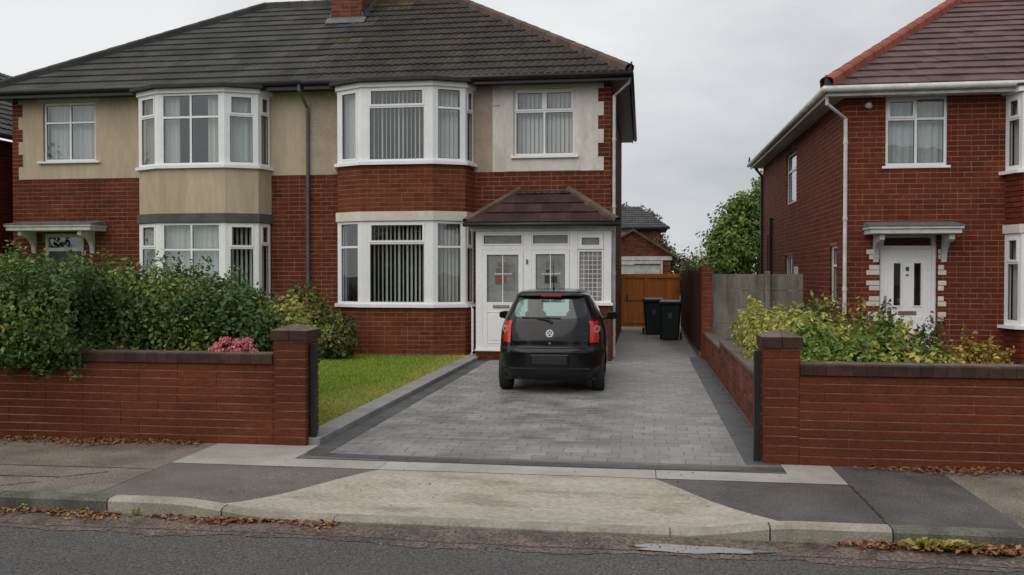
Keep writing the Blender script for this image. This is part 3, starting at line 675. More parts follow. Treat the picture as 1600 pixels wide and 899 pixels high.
# garden ground left
MB().face([(-14.5, 9.05, .056), (-3.61, 9.05, .056), (-3.61, 19.0, .056), (-14.5, 19.0, .056)]).build('lawn_soil', mt['lawn_base'], None, 'structure')
MB().box(-6.5, -3.73, 18.6, 18.95, .03, .078).build('wall_foot_path', mt['concrete_flag'], None, 'structure')
def blades(name, x0, x1, y0, y1, z, n, hgt, mat, dens=None):
    X = RNG.uniform(x0, x1, n); Y = y0 + (y1 - y0) * RNG.random(n) ** 1.35
    if dens is not None: k = dens(X, Y); X, Y = X[k], Y[k]
    n = len(X); a = RNG.uniform(0, 6.28, n); h = hgt * RNG.uniform(.5, 1.3, n); w = .0035 + .0012 * (Y - y0)*.5; lx, ly = RNG.normal(0, .5, n) * h, RNG.normal(0, .5, n) * h
    b0 = np.stack([X - np.cos(a) * w, Y - np.sin(a) * w, np.full(n, z)], 1); b1 = np.stack([X + np.cos(a) * w, Y + np.sin(a) * w, np.full(n, z)], 1); t = np.stack([X + lx, Y + ly, z + h], 1)
    vv = np.stack([b0, b1, t], 1).reshape(-1, 3); me = bpy.data.meshes.new(name); me.vertices.add(3 * n); me.vertices.foreach_set('co', vv.reshape(-1).astype(np.float32))
    me.loops.add(3 * n); me.loops.foreach_set('vertex_index', np.arange(3 * n, dtype=np.int32)); me.polygons.add(n); me.polygons.foreach_set('loop_start', (np.arange(n) * 3).astype(np.int32)); me.polygons.foreach_set('loop_total', np.full(n, 3, np.int32)); me.update(calc_edges=True)
    return link_mesh(name, me, mat, None, 'stuff')
dryf = lambda X, Y: np.clip(1.25 - (-3.64 - X) / (.5 + 1.1 * np.clip((13.5 - Y) / 4, 0, 1)), 0, 1) * (.72 + .28 * np.sin(X * 5 + Y * 3) * np.sin(Y * 2.3))
tag(blades('grass', -7.6, -3.63, 9.1, 18.6, .056, 130000, .03, mt['grass'], lambda X, Y: RNG.random(len(X)) > dryf(X, Y)), 'short green grass of the front lawn beside the driveway edging', 'lawn')
tag(blades('dry_grass', -5.6, -3.63, 9.1, 18.4, .056, 60000, .03, mt['grass_dry'], lambda X, Y: RNG.random(len(X)) < dryf(X, Y) * 1.1), 'yellowed dry grass along the edging side of the front lawn', 'dry grass')
# garden ground right, raised behind the walls
MB().face([(1.42, 8.9, .50), (3.4, 8.9, .50), (3.55, 17.2, .42), (1.42, 19.1, .42)]).build('garden_soil_right', mt['soil'], None, 'structure')
MB().face([(1.43, 8.9, .10), (30, 8.9, .10), (30, 17.25, .06), (3.55, 17.2, .06)]).build('garden_soil_far_right', mt['soil'], None, 'structure')
MB().box(3.4, 9.5, 8.94, 10.5, .0, .50).build('planting_bed', mt['soil'], None, 'structure')
# ------------------------------------------------------------ HOUSES
YH = 19.05
CH = .0965
def shell(root, x0, x1, yb, z1, left=True, right=True, floors=(0.0, 2.95), backw=True):
    mb = MB()
    if backw: mb.box(x0, x1, yb - .25, yb, 0, z1)
    mb.build('back_wall', mt['inside'], root)
    mb = MB()
    for z in floors: mb.box(x0 + .01, x1 - .01, YH + .3 if yb > 25 and x1 < 1 else 17.6, yb - .26, z + .02, z + .12)
    mb.box(x0 + .01, x1 - .01, YH + .3 if x1 < 1 else 17.6, yb - .26, z1 - .15, z1 - .02); mb.build('floor', mt['inside'], root)
def bay(root, xc, up_layouts, low_layouts, spandrel, lintel_mat, low_brick, pcs, fascia=True):
    """five-sided two-storey bay; vertices symmetric about xc"""
    V_ = [(-1.52, YH), (-1.40, 18.62), (-.775, 18.30), (.775, 18.30), (1.40, 18.62), (1.52, YH)]
    V_ = [(xc + a, b) for a, b in V_]
    facets = []
    for i in range(5):
        a, b = V_[i], V_[i + 1]; facets.append((Fr((a[0], a[1], 0), math.atan2(b[1] - a[1], b[0] - a[0])), math.hypot(b[0] - a[0], b[1] - a[1])))
    def off(o):                                   # outline pushed outwards by o
        c = []
        for i, (x, y) in enumerate(V_):
            ns = [facets[k][0].n for k in (i - 1, i) if 0 <= k < 5]; n = sum(ns, Vector()).normalized(); k = o / max(.5, n.dot(ns[0])); c.append((x + n.x * k, y + n.y * k))
        c[0] = (c[0][0], YH - .002); c[-1] = (c[-1][0], YH - .002); return c
    def ring(name, o_in, o_out, z0, z1, mat, **k):
        A, B = off(o_in), off(o_out); mb = MB()
        for i in range(5): mb.hexa([(*B[i], z0), (*B[i + 1], z0), (*A[i + 1], z0), (*A[i], z0), (*B[i], z1), (*B[i + 1], z1), (*A[i + 1], z1), (*A[i], z1)])
        return mb.build(name, mat, root, **k)
    def solid(name, o, z0, z1, mat): return MB().prism(off(o), z0, z1).build(name, mat, root)
    # windows
    for (z0, z1, lays) in ((4.14, 5.70, up_layouts), (1.135, 2.885, low_layouts)):
        for i, (fr, w) in enumerate(facets):
            lay = lays[i]; m = .055
            if i == 2: m = lay.get('m', .1)
            window(root, fr, m, w - m, z0, z1, lay['c'], d=.0, fill=lay.get('f', 'net'), fw=lay.get('fw', .05), slat=lay.get('s', (.088, 38)), label=lay.get('l'))
        for i in range(1, 5):                     # corner posts
            mb = MB(); x, y = V_[i]; fa, fb = facets[i - 1][0], facets[i][0]; n = (fa.n + fb.n).normalized(); m = .055; mm = facets[2][1]
            ma = (lays[2].get('m', .1) if i == 3 else .055); mb_ = (lays[2].get('m', .1) if i == 2 else .055)
            pa, pb = Vector((x, y, 0)) - fa.u * ma, Vector((x, y, 0)) + fb.u * mb_
            q = [pa + fa.n * .004, Vector((x, y, 0)) + n * .006, pb + fb.n * .004, pb - fb.n * .08, Vector((x, y, 0)) - n * .085, pa - fa.n * .08]
            mb.prism([(p.x, p.y) for p in q], z0, z1)
            mb.build('corner_post', mt['pvc'], root)
    ring('window_sill', -.1, .075, 4.07, 4.138, mt['pvc']); ring('window_sill', -.1, .075, 1.07, 1.133, mt['pvc'])
    ring('bay_fascia', -.1, .05, 5.702, 5.80, mt['pvc']); solid('bay_roof', .17, 5.803, 5.875, mt['felt']); solid('bay_ceiling', -.1, 5.72, 5.79, mt['inside'])
    solid('bay_floor', -.09, 4.0, 4.06, mt['inside']); solid('bay_floor', -.09, .98, 1.06, mt['inside'])
    if lintel_mat: ring('bay_lintel', -.15, .045, 2.895, 3.09, lintel_mat)
    zt = 3.092
    if spandrel == 'brick':
        ring('bay_wall', -.12, -.004, zt, 4.068, mt['mortar']); cw = bpy.data.objects[root.children[-1].name] if False else None
    else: ring('bay_wall', -.12, .0, zt, 4.068, mt['cream'])
    bw = ring('bay_base_wall', -.12, -.004, .0, 1.068, mt['mortar'])
    return facets, V_, bw
def gutter(root, pts, mat, r=.055, name='gutter'):
    mb = MB(); mb.tube(pts, r, 8); return mb.build(name, mat, root, smooth=True)
def pipe(root, pts, mat, r=.035, name='downpipe', label=None, clips=()):
    mb = MB(); mb.tube(pts, r, 10)
    for z in clips:
        for a, b in zip(pts[:-1], pts[1:]):
            if min(a[2], b[2]) <= z <= max(a[2], b[2]) and abs(a[0] - b[0]) < .01: mb.tube([(a[0], a[1], z - .03), (a[0], a[1], z + .03)], r * 1.25, 10)
    return mb.build(name, mat, root, smooth=False, label=label)
def canopy(root, fr, u0, u1, z, d, br, mat):
    q = MB(); fr.box(q, u0, u1, 0, d, z, z + .115); fr.box(q, u0 - .03, u1 + .03, 0, d + .03, z + .085, z + .13); q.build('canopy', mat, root, bevel=.006)
    q = MB(); q.hexa([fr.P(u0 - .04, d + .045, z + .132), fr.P(u1 + .04, d + .045, z + .132), fr.P(u1 + .04, 0, z + .132), fr.P(u0 - .04, 0, z + .132), fr.P(u0 - .04, d + .045, z + .15), fr.P(u1 + .04, d + .045, z + .15), fr.P(u1 + .0, 0, z + .24), fr.P(u0 - .0, 0, z + .24)]); q.build('canopy_roof', mt['lead'] , root)
    for b in br:
        q = MB(); w = .09; P = []
        prof = [(0, z), (d * .85, z), (d * .85, z - .10), (d * .72, z - .14)] + [(d * (.66 - .56 * math.sin(R(90) * k / 6)), z - .14 - .30 * (1 - math.cos(R(90) * k / 6))) for k in range(1, 7)] + [(0.05, z - .5), (0, z - .52)]
        i = len(q.v); n = len(prof)
        for s in (b - w / 2, b + w / 2): q.v += [tuple(fr.P(s, dd, zz)) for dd, zz in prof]
        q.f.append(tuple(range(n - 1, -1, -1))); q.f.append(tuple(range(n, 2 * n)))
        for k in range(n): q.f.append((k, (k + 1) % n, n + (k + 1) % n, n + k))
        o = q.build('bracket', mat, root)

# shared roof numbers for the pair of semis
EZ, EY = 5.93, 18.62; XL, XR = -14.88, -.28; RR = 4.7; RZ = 9.0
def semi_roof(root, right, tiles, rest_mats):
    sl = math.hypot(RR, RZ - EZ); up = Vector((0, RR, RZ - EZ)).normalized(); PX = -7.3
    under = MB()
    if right:
        A, B = Vector((PX, EY, EZ)), Vector((XR, EY, EZ)); Cc = Vector((XR - RR, EY + RR, RZ)); D = Vector((PX, EY + RR, RZ))
        bk = [(XR, EY + 2 * RR, EZ), (PX, EY + 2 * RR, EZ)]
        under.face([A, B, Cc, D]); under.face([B, bk[0], Cc]); under.face([bk[0], bk[1], D, Cc])
        hipn = (Cc - B).normalized().cross(Vector((0, 0, 1))).normalized()
        if hipn.x < 0: hipn = -hipn
        clip = [(B, hipn), (A, Vector((-1, 0, 0)))]
        hA, hB = B, Cc
    else:
        A, B = Vector((XL, EY, EZ)), Vector((PX, EY, EZ)); Cc = Vector((XL + RR, EY + RR, RZ)); D = Vector((PX, EY + RR, RZ))
        bk = [(XL, EY + 2 * RR, EZ), (PX, EY + 2 * RR, EZ)]
        under.face([A, B, D, Cc]); under.face([bk[0], A, Cc]); under.face([bk[1], bk[0], Cc, D])
        hipn = (Cc - A).normalized().cross(Vector((0, 0, 1))).normalized()
        if hipn.x > 0: hipn = -hipn
        clip = [(A, hipn), (B, Vector((1, 0, 0)))]
        hA, hB = A, Cc
    for i in range(len(under.v)): under.v[i] = (under.v[i][0], under.v[i][1], under.v[i][2] - .012)
    rf = under.build('roof', mt['felt'], root)
    x0 = min(A.x, B.x); width = abs(B.x - A.x)
    tiled_slope(rf, (x0, EY - .03, EZ - .02), (1, 0, 0), up, width, sl, .33, sl / 14.0, tiles, clip, roll=.022 if right else .008, shift=0)
    hip_tiles(rf, hA + Vector((0, 0, .05)), hB + Vector((0, 0, .05)), 15, mt['hip_brown'] if right else mt['tile_grey'], r=.12)
    ra, rb = (D, Cc); hip_tiles(rf, ra + Vector((0, 0, .04)), rb + Vector((0, 0, .04)), 8, mt['hip_brown'] if right else mt['tile_grey'], r=.12)
    return rf

# ============ right half of the pair: brick below, pebbledash and white render above
hb = thing('semi_detached_house', (-4.0, YH, 0), 'right half of the semi-detached pair, with pebbledash upper wall and a porch behind the car', 'house', 'brick houses')
fr = Fr((-7.3, YH, 0), 0)                          # u = x + 7.3
uR = 6.64
ub0, ub1 = -5.115 - 1.48 + 7.3, -5.115 + 1.48 + 7.3
win_h = (4.56, 5.87, 4.30, 5.72)
holesB = [(ub0, ub1, .9, 5.75), win_h, (4.2, 6.3, .2, 2.5)]
fw_ = wall(fr, 0, uR, 0, 5.95, holesB, .28, d=0).build('front_wall', mt['mortar'], hb)
sd_ = Fr((-.66, YH, 0), R(90)); sw_ = wall(sd_, .282, 9.0, 0, 5.95, [], .28).build('side_wall', mt['mortar'], hb)
shell(hb, -7.3, -.94, YH + 9, 5.9)
MB().box(-7.42, -7.30, YH + .02, YH + 8.9, 0, 5.93).build('party_wall', mt['inside'], hb)
# render zone with toothed edge against the corner bricks
ZS = 3.965
rb = MB(); zc = ZS
vis_hold = [(ub0, ub1, .9, 5.85), (win_h[0], win_h[1], win_h[2], win_h[3])]
wall(fr, .0, 4.10, ZS, 5.93, vis_hold, .012, d=.018).build('upper_render', mt['pebble'], hb, label='pebbledashed upper wall')
wall(fr, 4.102, 6.27, ZS, 5.93, vis_hold, .014, d=.021).build('upper_render', mt['white_render'], hb, label='white rendered upper wall')
k = 0; z = ZS; q = MB()
while z < 5.9:
    n = 3; z1 = min(z + n * CH, 5.93)
    if k % 2 == 0: fr.box(q, 6.272, 6.48, .003, .02, z, z1)
    else: fr.box(q, 6.272, 6.36, .003, .02, z, z1)
    z = z1; k += 1
q.build('quoin', mt['white_render'], hb)
pcB = Pieces()
courses(pcB, fr, 0, uR, 0, ZS, fw_, mt['brick_house'], [(ub0, ub1, 0, 5.85), (3.93, 6.68, 0, 2.78)], ch=CH, seed=4, bl=.25)
z = ZS; k = 0
while z < 5.9:
    z1 = min(z + 3 * CH, 5.93)
    courses(pcB, fr, 6.47 if k % 2 == 0 else 6.36, uR, z, z1, fw_, mt['brick_house'], [], ch=CH, seed=k, zgrid=ZS); z = z1; k += 1
courses(pcB, sd_, 0, 9, 0, 5.93, sw_, mt['brick_house'], [], ch=CH, seed=9, bl=.25)
SL = dict(f='slats')
facets, BV, bw = bay(hb, -5.115,
    [dict(c=S1((1, 0)), f='net', fw=.1), dict(c=S1((1, 1)), f='net', fw=.06), dict(c=S1((.33, 1), (1, 0)), f='slats', m=.14, s=(.085, 56)), dict(c=S1((.36, 0), (1, 0)), f='slats', s=(.088, 30), fw=.06), dict(c=S1((.42, 1), (1, 0)), f='curtain')],
    [dict(c=S1((1, 0)), f='net', fw=.1), dict(c=S1((.42, 0), (1, 0)), f='slats', s=(.088, 45)), dict(c=S1((.33, 1), (1, 0)), f='slats', m=.14, s=(.088, 50)), dict(c=S1((.42, 0), (1, 0)), f='slats', s=(.088, 56)), dict(c=S1((.42, 1), (1, 0)), f='net')],
    'brick', mt['stone'], True, None)
bwall = [c for c in hb.children if c.name.startswith('bay_wall')][0]
for i, (f_, w_) in enumerate(facets):
    courses(pcB, f_, .0, w_, 3.092, 4.068, bwall, mt['brick_bay'], ch=.0975, seed=i + 20, proud=.002, start=i, zgrid=3.092, bl=.25)
    courses(pcB, f_, .0, w_, .0, 1.068, bw, mt['brick_bay'], ch=.0965, seed=i + 30, proud=.002, start=i, bl=.25)
pcB.emit('brick', 'bricks', fw_, 300, vis=lambda x, y: not (745 < x < 955 and y > 350) and not (x < 540 and y > 480))
window(hb, fr, *win_h, [(1, [(.5, 1), (1.05, 0)]), (1, [(.5, 1), (1.05, 0)])], d=-.03, fill='slats', slat=(.088, 24), sill=(.06, .08, .06, .12), label='white first floor window over the porch')
q = MB(); fr.box(q, win_h[0] - .12, win_h[1] + .05, .022, .035, 5.73, 5.87); q.build('window_head', mt['stone'], hb)
q = MB(); fr.box(q, win_h[0] - .16, win_h[1] + .12, .022, .03, ZS + .01, 4.235); fr.box(q, win_h[0] - .16, win_h[0] - .012, .022, .03, 4.30, 5.72); q.build('smooth_render_patch', mt['stone'], hb)
# eaves
q = MB(); q.box(XL + 7.62 if False else -7.28, XR - .02, EY + .03, YH - .005, EZ - .13, EZ - .06); q.build('soffit', mt['black'], hb)
q = MB(); q.box(-7.28, XR - .02, EY + .005, EY + .03, EZ - .16, EZ + .02); q.box(XR - .045, XR - .02, EY + .031, EY + 9.3, EZ - .16, EZ + .02); q.build('fascia', mt['black'], hb)
q = MB(); q.box(-.655, XR - .05, EY + .44, EY + 9.3, EZ - .13, EZ - .06); q.build('side_soffit', mt['black'], hb)
gutter(hb, [(-7.3, EY - .055, EZ - .02), (XR + .04, EY - .055, EZ - .045), (XR + .04, EY + 9.3, EZ - .05)], mt['black'], .06)
MB().tube([(XR - .0, EY + .02, EZ + .06), (XR + .03, EY, EZ + .13), (XR + .045, EY, EZ + .2)], [.05, .014, .02], 8).build('finial', mt['hip_brown'], hb)
pipe(hb, [(XR + .0, EY + .12, EZ - .08), (XR - .02, EY + .16, EZ - .2), (-.60, YH - .07, EZ - .42), (-.60, YH - .07, .02)], mt['pvc_dirty'], .034, label='white corner downpipe', clips=(4.6, 3.2, 1.8, .5))
pipe(hb, [(-3.60, YH - .4, 1.1), (-3.56, 18.62, 1.02), (-3.56, 18.62, .15), (-3.56, 18.5, .1)], mt['pvc'], .026)
q = MB(); q.box(-3.19, -3.06, YH - .05, YH - .018, 5.38, 5.43); q.build('wall_bracket', mt['pvc_dirty'], hb)
def tilesB(p):
    s = math.sin(p.x * 3.1 + p.z * 2.2) + random.uniform(-.8, .8)
    d = abs(p.x + 6.95 - (p.z - 8) * .35)
    if p.z > 7.0 and d < .5 and random.random() < .3: return mt['tile_lichen']
    if p.z < 8 and p.z > 6.2 and d < .4 and random.random() < .12: return mt['tile_lichen']
    if p.x < -6.9 - (p.z - 7) * -.2 and random.random() < .7: return mt['tile_grey']
    return mt['tile_brown']
semi_roof(hb, True, tilesB, None)
# chimney across the ridge
ch = MB(); ch.box(-7.86, -7.06, 22.05, 23.5, 7.4, 10.3); chs = ch.build('chimney', mt['mortar'], hb)
pc = Pieces()
fc = Fr((-7.86, 22.05, 0), 0); fcs = Fr((-7.06, 22.05, 0), R(90))
courses(pc, fc, 0, .8, 7.7, 10.3, chs, mt['brick_old'], ch=CH, seed=3); courses(pc, fcs, 0, 1.55, 7.7, 10.3, chs, mt['brick_old'], ch=CH, seed=5); pc.emit('brick', 'chimney_bricks', chs, 60)
q = MB(); s = (RZ - EZ) / RR; zf = lambda y: EZ + (y - EY) * s
q.hexa([(-7.97, 21.86, zf(21.86) + .05), (-6.95, 21.86, zf(21.86) + .05), (-6.95, 22.04, zf(22.04) + .05), (-7.97, 22.04, zf(22.04) + .05), (-7.97, 21.86, zf(21.86) + .07), (-6.95, 21.86, zf(21.86) + .07), (-6.95, 22.04, zf(22.04) + .12), (-7.97, 22.04, zf(22.04) + .12)])
for k in range(7):
    y0 = 22.035 + k * .2; q.box(-7.048, -7.03, y0, y0 + .198, zf(y0) + .0, zf(y0) + .24); q.box(-7.895, -7.872, y0, y0 + .198, zf(y0), zf(y0) + .24)
q.build('lead_flashing', mt['lead'], hb)

# ---- the porch (part of the right half)
PF, PX0, PX1 = 18.15, -3.40, -.63
fp = Fr((PX0, PF, 0), 0); PW = PX1 - PX0
q = MB(); q.box(PX0, PX1, PF + .01, YH - .01, .0, .19); pb_ = q.build('porch_plinth', mt['mortar'], hb)
q = MB(); q.box(PX0 - .02, PX1 - .9, PF - .03, PF + .3, .192, .225); q.build('porch_threshold', mt['pvc'], hb)
pc = Pieces(); courses(pc, fp, 0, PW, 0, .19, pb_, mt['brick_house'], ch=.0955, seed=2)
q = MB(); q.box(PX0 + 2.02, PX1, PF + .01, PF + .12, .19, 1.14); q.box(PX1 - .12, PX1, PF + .121, YH - .01, .19, 1.14); pw_ = q.build('porch_dwarf_wall', mt['mortar'], hb)
courses(pc, Fr((PX0, PF, 0), 0), 2.02, PW, .195, 1.14, pw_, mt['brick_house'], ch=.0955, seed=6); courses(pc, Fr((PX1, PF, 0), R(90)), 0, .89, .0, 1.14, pw_, mt['brick_house'], ch=.0955, seed=7)
pc.emit('brick', 'porch_bricks', pb_, 120)
PZ0, PZ1 = .226, 2.66
# posts and rails
q = MB()
def bar(u0, u1, z0, z1, d0=-.07, d1=0.0): fp.box(q, u0, u1, d0, d1, z0, z1)
bar(0, .13, PZ0, PZ1); bar(.985, 1.15, PZ0, PZ1); bar(1.93, 2.09, PZ0, PZ1); bar(2.62, PW, 1.20, PZ1)
bar(.13, .985, 2.60, PZ1, -.07, -.001); bar(1.15, 1.93, 2.60, PZ1, -.07, -.001); bar(2.09, 2.62, 2.60, PZ1, -.07, -.001)
bar(.13, .985, 2.27, 2.36, -.07, -.001); bar(1.15, 1.93, 2.27, 2.36, -.07, -.001)
q.build('porch_frame', mt['pvc'], hb)
q = MB(); fp.box(q, -.12, PW + .08, -.3, .07, PZ1, PZ1 + .10); q.build('porch_fascia', mt['pvc_dirty'], hb)
q = MB(); q.box(PX1 - .07, PX1, PF + .001, YH - .01, 1.2, PZ1); q.box(PX0, PX0 + .07, PF + .001, YH - .01, PZ0, PZ1); q.build('porch_side_frame', mt['pvc'], hb)
q = MB(); fp.box(q, 2.0, PW + .04, -.1, .06, 1.142, 1.199); q.build('sill', mt['pvc'], hb)
def pane(u0, u1, z0, z1, par, cross=None, lat=None):
    g = MB(); t_ = .01
    for a in ((u0, u0 + t_, z0, z1), (u1 - t_, u1, z0, z1), (u0 + t_, u1 - t_, z0, z0 + t_), (u0 + t_, u1 - t_, z1 - t_, z1)): fp.box(g, a[0], a[1], -.04, -.015, a[2], a[3])
    g.build('gasket', mt['seal'], par)
    MB().face([fp.P(u0, -.025, z0), fp.P(u1, -.025, z0), fp.P(u1, -.025, z1), fp.P(u0, -.025, z1)]).build('pane', mt['painted_light_glass'], par)
def leaf(name, u0, u1, z0, z1, fwid, d=.008, gz0=None, **k):
    g = MB(); gz0 = gz0 if gz0 is not None else z0 + fwid
    fp.box(g, u0, u0 + fwid, -.055, d, z0, z1); fp.box(g, u1 - fwid, u1, -.055, d, z0, z1); fp.box(g, u0 + fwid, u1 - fwid, -.055, d - .001, z1 - fwid, z1); fp.box(g, u0 + fwid, u1 - fwid, -.055, d - .001, z0, gz0)
    o = g.build(name, mt['pvc'], hb); pane(u0 + fwid, u1 - fwid, gz0, z1 - fwid, o); return o
t1 = leaf('transom_window', .135, .98, 2.365, 2.595, .03); t2 = leaf('transom_window', 1.155, 1.925, 2.365, 2.595, .03); t3 = leaf('transom_window', 2.095, 2.615, 2.28, 2.595, .085, .014)
d1 = leaf('porch_door', .135, .98, PZ0, 2.265, .095, .01, 1.20, ); d2 = leaf('porch_door', 1.155, 1.925, PZ0, 2.265, .085, .01, 1.20)
w3 = leaf('porch_window', 2.095, 2.615, 1.20, 2.265, .035, .004)
for o_, a, b in ((d1, .23, .885), (d2, 1.24, 1.84)):
    g = MB(); fp.box(g, a, a + .012, .0095, .02, .36, 1.0); fp.box(g, b - .012, b, .0095, .02, .36, 1.0); fp.box(g, a + .013, b - .013, .0095, .0195, .36, .372); fp.box(g, a + .013, b - .013, .0095, .0195, .988, 1.0); fp.box(g, a + .05, b - .05, .0095, .016, .41, .95); g.build('door_panel', mt['pvc'], o_, bevel=.003)
g = MB(); fp.box(g, .36, .70, .0096, .03, 1.08, 1.14); g.build('letterbox', mt['brass'], d1, bevel=.006); g = MB(); fp.box(g, .39, .67, .03, .034, 1.095, 1.125); g.build('letterbox_flap', mt['silver'], d1)
g = MB(); g.tube([fp.P(.955, .012, 1.18), fp.P(.955, .05, 1.18), fp.P(.955, .05, 1.42), fp.P(.955, .012, 1.42)], .011, 8); g.build('door_handle', mt['silver'], d1)
g = MB(); fp.box(g, 1.045, 1.085, .0005, .012, 1.98, 2.07); g.build('house_number_plate', mt['pipe_grey'], hb)
# glazing bars and leaded pattern
def lead(par, u0, u1, z0, z1, cols_, rows_, w=.012, mat='pvc'):
    g = MB()
    for i in range(1, cols_): x = u0 + (u1 - u0) * i / cols_; fp.box(g, x - w / 2, x + w / 2, -.024, -.016, z0, z1)
    for j in range(1, rows_): z = z0 + (z1 - z0) * j / rows_; fp.box(g, u0, u1, -.0235, -.0165, z - w / 2, z + w / 2)
    g.build('glazing_bar', mt[mat], par)
lead(w3, 2.13, 2.58, 1.235, 2.23, 5, 11, .009)
for o_, a, b in ((d1, .23, .885), (d2, 1.24, 1.84)):
    g = MB(); m_ = (a + b) / 2; fp.box(g, m_ - .009, m_ + .009, -.024, -.014, 1.2, 2.17); fp.box(g, m_ - .17, m_ + .2, -.0235, -.0145, 1.77, 1.785); g.build('glazing_bar', mt['pvc'], o_)
# coloured motifs set into the porch panes
def motif(par, rects, mat, name='glass_motif'):
    for (a, b, z0, z1) in rects: g = MB(); fp.box(g, a, b, -.0248, -.0235, z0, z1); g.build(name, mt[mat], par)
motif(d1, ((.40, .55, 1.56, 1.74), (.58, .64, 1.60, 1.74)), 'motif_red'); motif(d1, ((.42, .54, 1.79, 1.9), (.57, .69, 1.79, 1.88), (.44, .66, 1.92, 2.02)), 'motif_brown')
motif(d2, ((1.42, 1.53, 1.58, 1.75), (1.55, 1.68, 1.60, 1.73), (1.45, 1.53, 1.80, 1.87)), 'motif_dark'); motif(d2, ((1.44, 1.64, 1.90, 2.03),), 'motif_grey')
for k in range(5): motif(w3, ((2.30, 2.37, 1.30 + k * .17, 1.40 + k * .17), (2.40, 2.47, 1.30 + k * .17, 1.40 + k * .17)), 'motif_brown')
# inside the porch: the house's own inner wall and dark stained-glass door
q = MB(); q.box(PX0 + .13, PX1 - .14, YH - .06, YH - .012, .2, 2.64); q.build('porch_inner_wall', mt['wall_in'], hb)
q = MB(); q.box(PX0 + .08, PX1 - .09, PF + .1, YH - .07, 2.64, 2.655); q.build('porch_ceiling', mt['wall_in'], hb)
for (a, b, z0, z1, m_, n_) in ((.40, .70, 1.42, 1.97, 'red_picture', 'inner_door_glass'), (.42, .60, 1.45, 1.66, 'brick_house', 'inner_door_glass'), (1.42, 1.66, 1.84, 2.12, 'slate', 'inner_door_glass'), (1.40, 1.66, 1.50, 1.74, 'black', 'inner_door_glass'), (2.2, 2.52, 1.15, 2.2, 'brick_house', 'inner_brick_panel')):
    q = MB(); fp.box(q, a, b, -.83, -.81, z0, z1); q.build(n_, mt[m_], hb)
# porch roof
PE = 2.80; rx0, rx1 = PX0 - .17, PX1 + .13; ye = PF - .2; top = 3.53; ty = YH - .03
q = MB(); a, b, c, d_ = (rx0, ye, PE), (rx1, ye, PE), (-1.55, ty, top), (-2.62, ty, top)
q.face([a, b, c, d_]); q.face([b, (rx1, ty, PE), c]); q.face([(rx0, ty, PE), a, d_]); q.face([(rx0, ty, PE), (rx1, ty, PE), b, a])
prf = q.build('porch_roof', mt['felt'], hb)
sl = math.hypot(ty - ye, top - PE); up = Vector((0, ty - ye, top - PE)).normalized(); A, B, Cc, D = map(Vector, (a, b, c, d_))
n1 = (Cc - B).cross(Vector((0, 0, 1))).normalized(); n1 = n1 if n1.x > 0 else -n1; n2 = (D - A).cross(Vector((0, 0, 1))).normalized(); n2 = n2 if n2.x < 0 else -n2
tiled_slope(prf, (rx0, ye - .02, PE), (1, 0, 0), up, rx1 - rx0, sl, .30, sl / 3.4, lambda p: mt['tile_porch'], [(B, n1), (A, n2)], roll=.006, nseg=4, shift=.02)
for (p, qq, t_, n_) in ((B, Cc, Vector((rx1, ty, PE)), 'tiled_hip'), (A, D, Vector((rx0, ty, PE)), 'tiled_hip')):
    nn_ = MB().face([p, t_, qq]); nn_.v = [(x, y, z + .015) for x, y, z in nn_.v]; nn_.build('side_slope', mt['tile_porch'], prf)
hip_tiles(prf, B + Vector((0, 0, .03)), Cc + Vector((0, 0, .02)), 4, mt['hip_brown'], r=.085); hip_tiles(prf, A + Vector((0, 0, .03)), D + Vector((0, 0, .02)), 4, mt['hip_brown'], r=.085)
q = MB(); q.hexa([(-2.64, ty - .13, top - .06), (-1.5, ty - .13, top - .06), (-1.5, YH - .008, top + .0), (-2.64, YH - .008, top + .0), (-2.64, ty - .13, top - .03), (-1.5, ty - .13, top - .03), (-1.5, YH - .008, top + .02), (-2.64, YH - .008, top + .02)]); q.build('lead_flashing', mt['lead'], prf)
gutter(hb, [(rx0 - .05, ye - .05, PE - .02), (rx1 + .06, ye - .05, PE - .03)], mt['black'], .042)

# ============ left half of the pair: brick below, cream above
ha = thing('semi_detached_house', (-11.0, YH, 0), 'left half of the semi-detached pair, cream rendered upstairs, behind the tall hedge', 'house', 'brick houses')
LX = -14.55; fa = Fr((LX, YH, 0), 0); WA = -7.42 - LX
xa = -9.72; ua0, ua1 = xa - 1.48 - LX, xa + 1.48 - LX
wl = (.80, 2.11, 4.37, 5.72)
door_l = (.78, 1.78, .1, 2.70)
fwa = wall(fa, 0, WA + .118, 0, 5.95, [(ua0, ua1, .9, 5.75), wl, door_l], .28).build('front_wall', mt['mortar'], ha)
sa = Fr((LX, YH + 9, 0), R(-90)); swa = wall(sa, 0, 8.718, 0, 5.95, [], .27).build('side_wall', mt['mortar'], ha)
shell(ha, LX + .28, -7.43, YH + 9, 5.9)
MB().box(-7.56, -7.432, YH + .3, YH + 8.9, 0, 5.9).build('party_wall', mt['inside'], ha)
wall(fa, .36, WA + .117, ZS, 5.93, [(ua0, ua1, .9, 5.85), wl], .014, d=.02).build('upper_render', mt['cream'], ha)
q = MB(); z = ZS; k = 0
while z < 5.9:
    z1 = min(z + 3 * CH, 5.93); fa.box(q, .1 if False else (.17 if k % 2 == 0 else .28), .358, .003, .0195, z, z1); z = z1; k += 1
q.build('quoin', mt['cream'], ha)
pcA = Pieces(); hl = [(ua0, ua1, 0, 5.85), door_l]
courses(pcA, fa, 0, WA + .118, 0, ZS, fwa, mt['brick_house'], hl, ch=CH, seed=14, bl=.25)
z = ZS; k = 0
while z < 5.9:
    z1 = min(z + 3 * CH, 5.93); courses(pcA, fa, 0, .17 if k % 2 == 0 else .28, z, z1, fwa, mt['brick_house'], [], ch=CH, seed=k + 3, zgrid=ZS); z = z1; k += 1
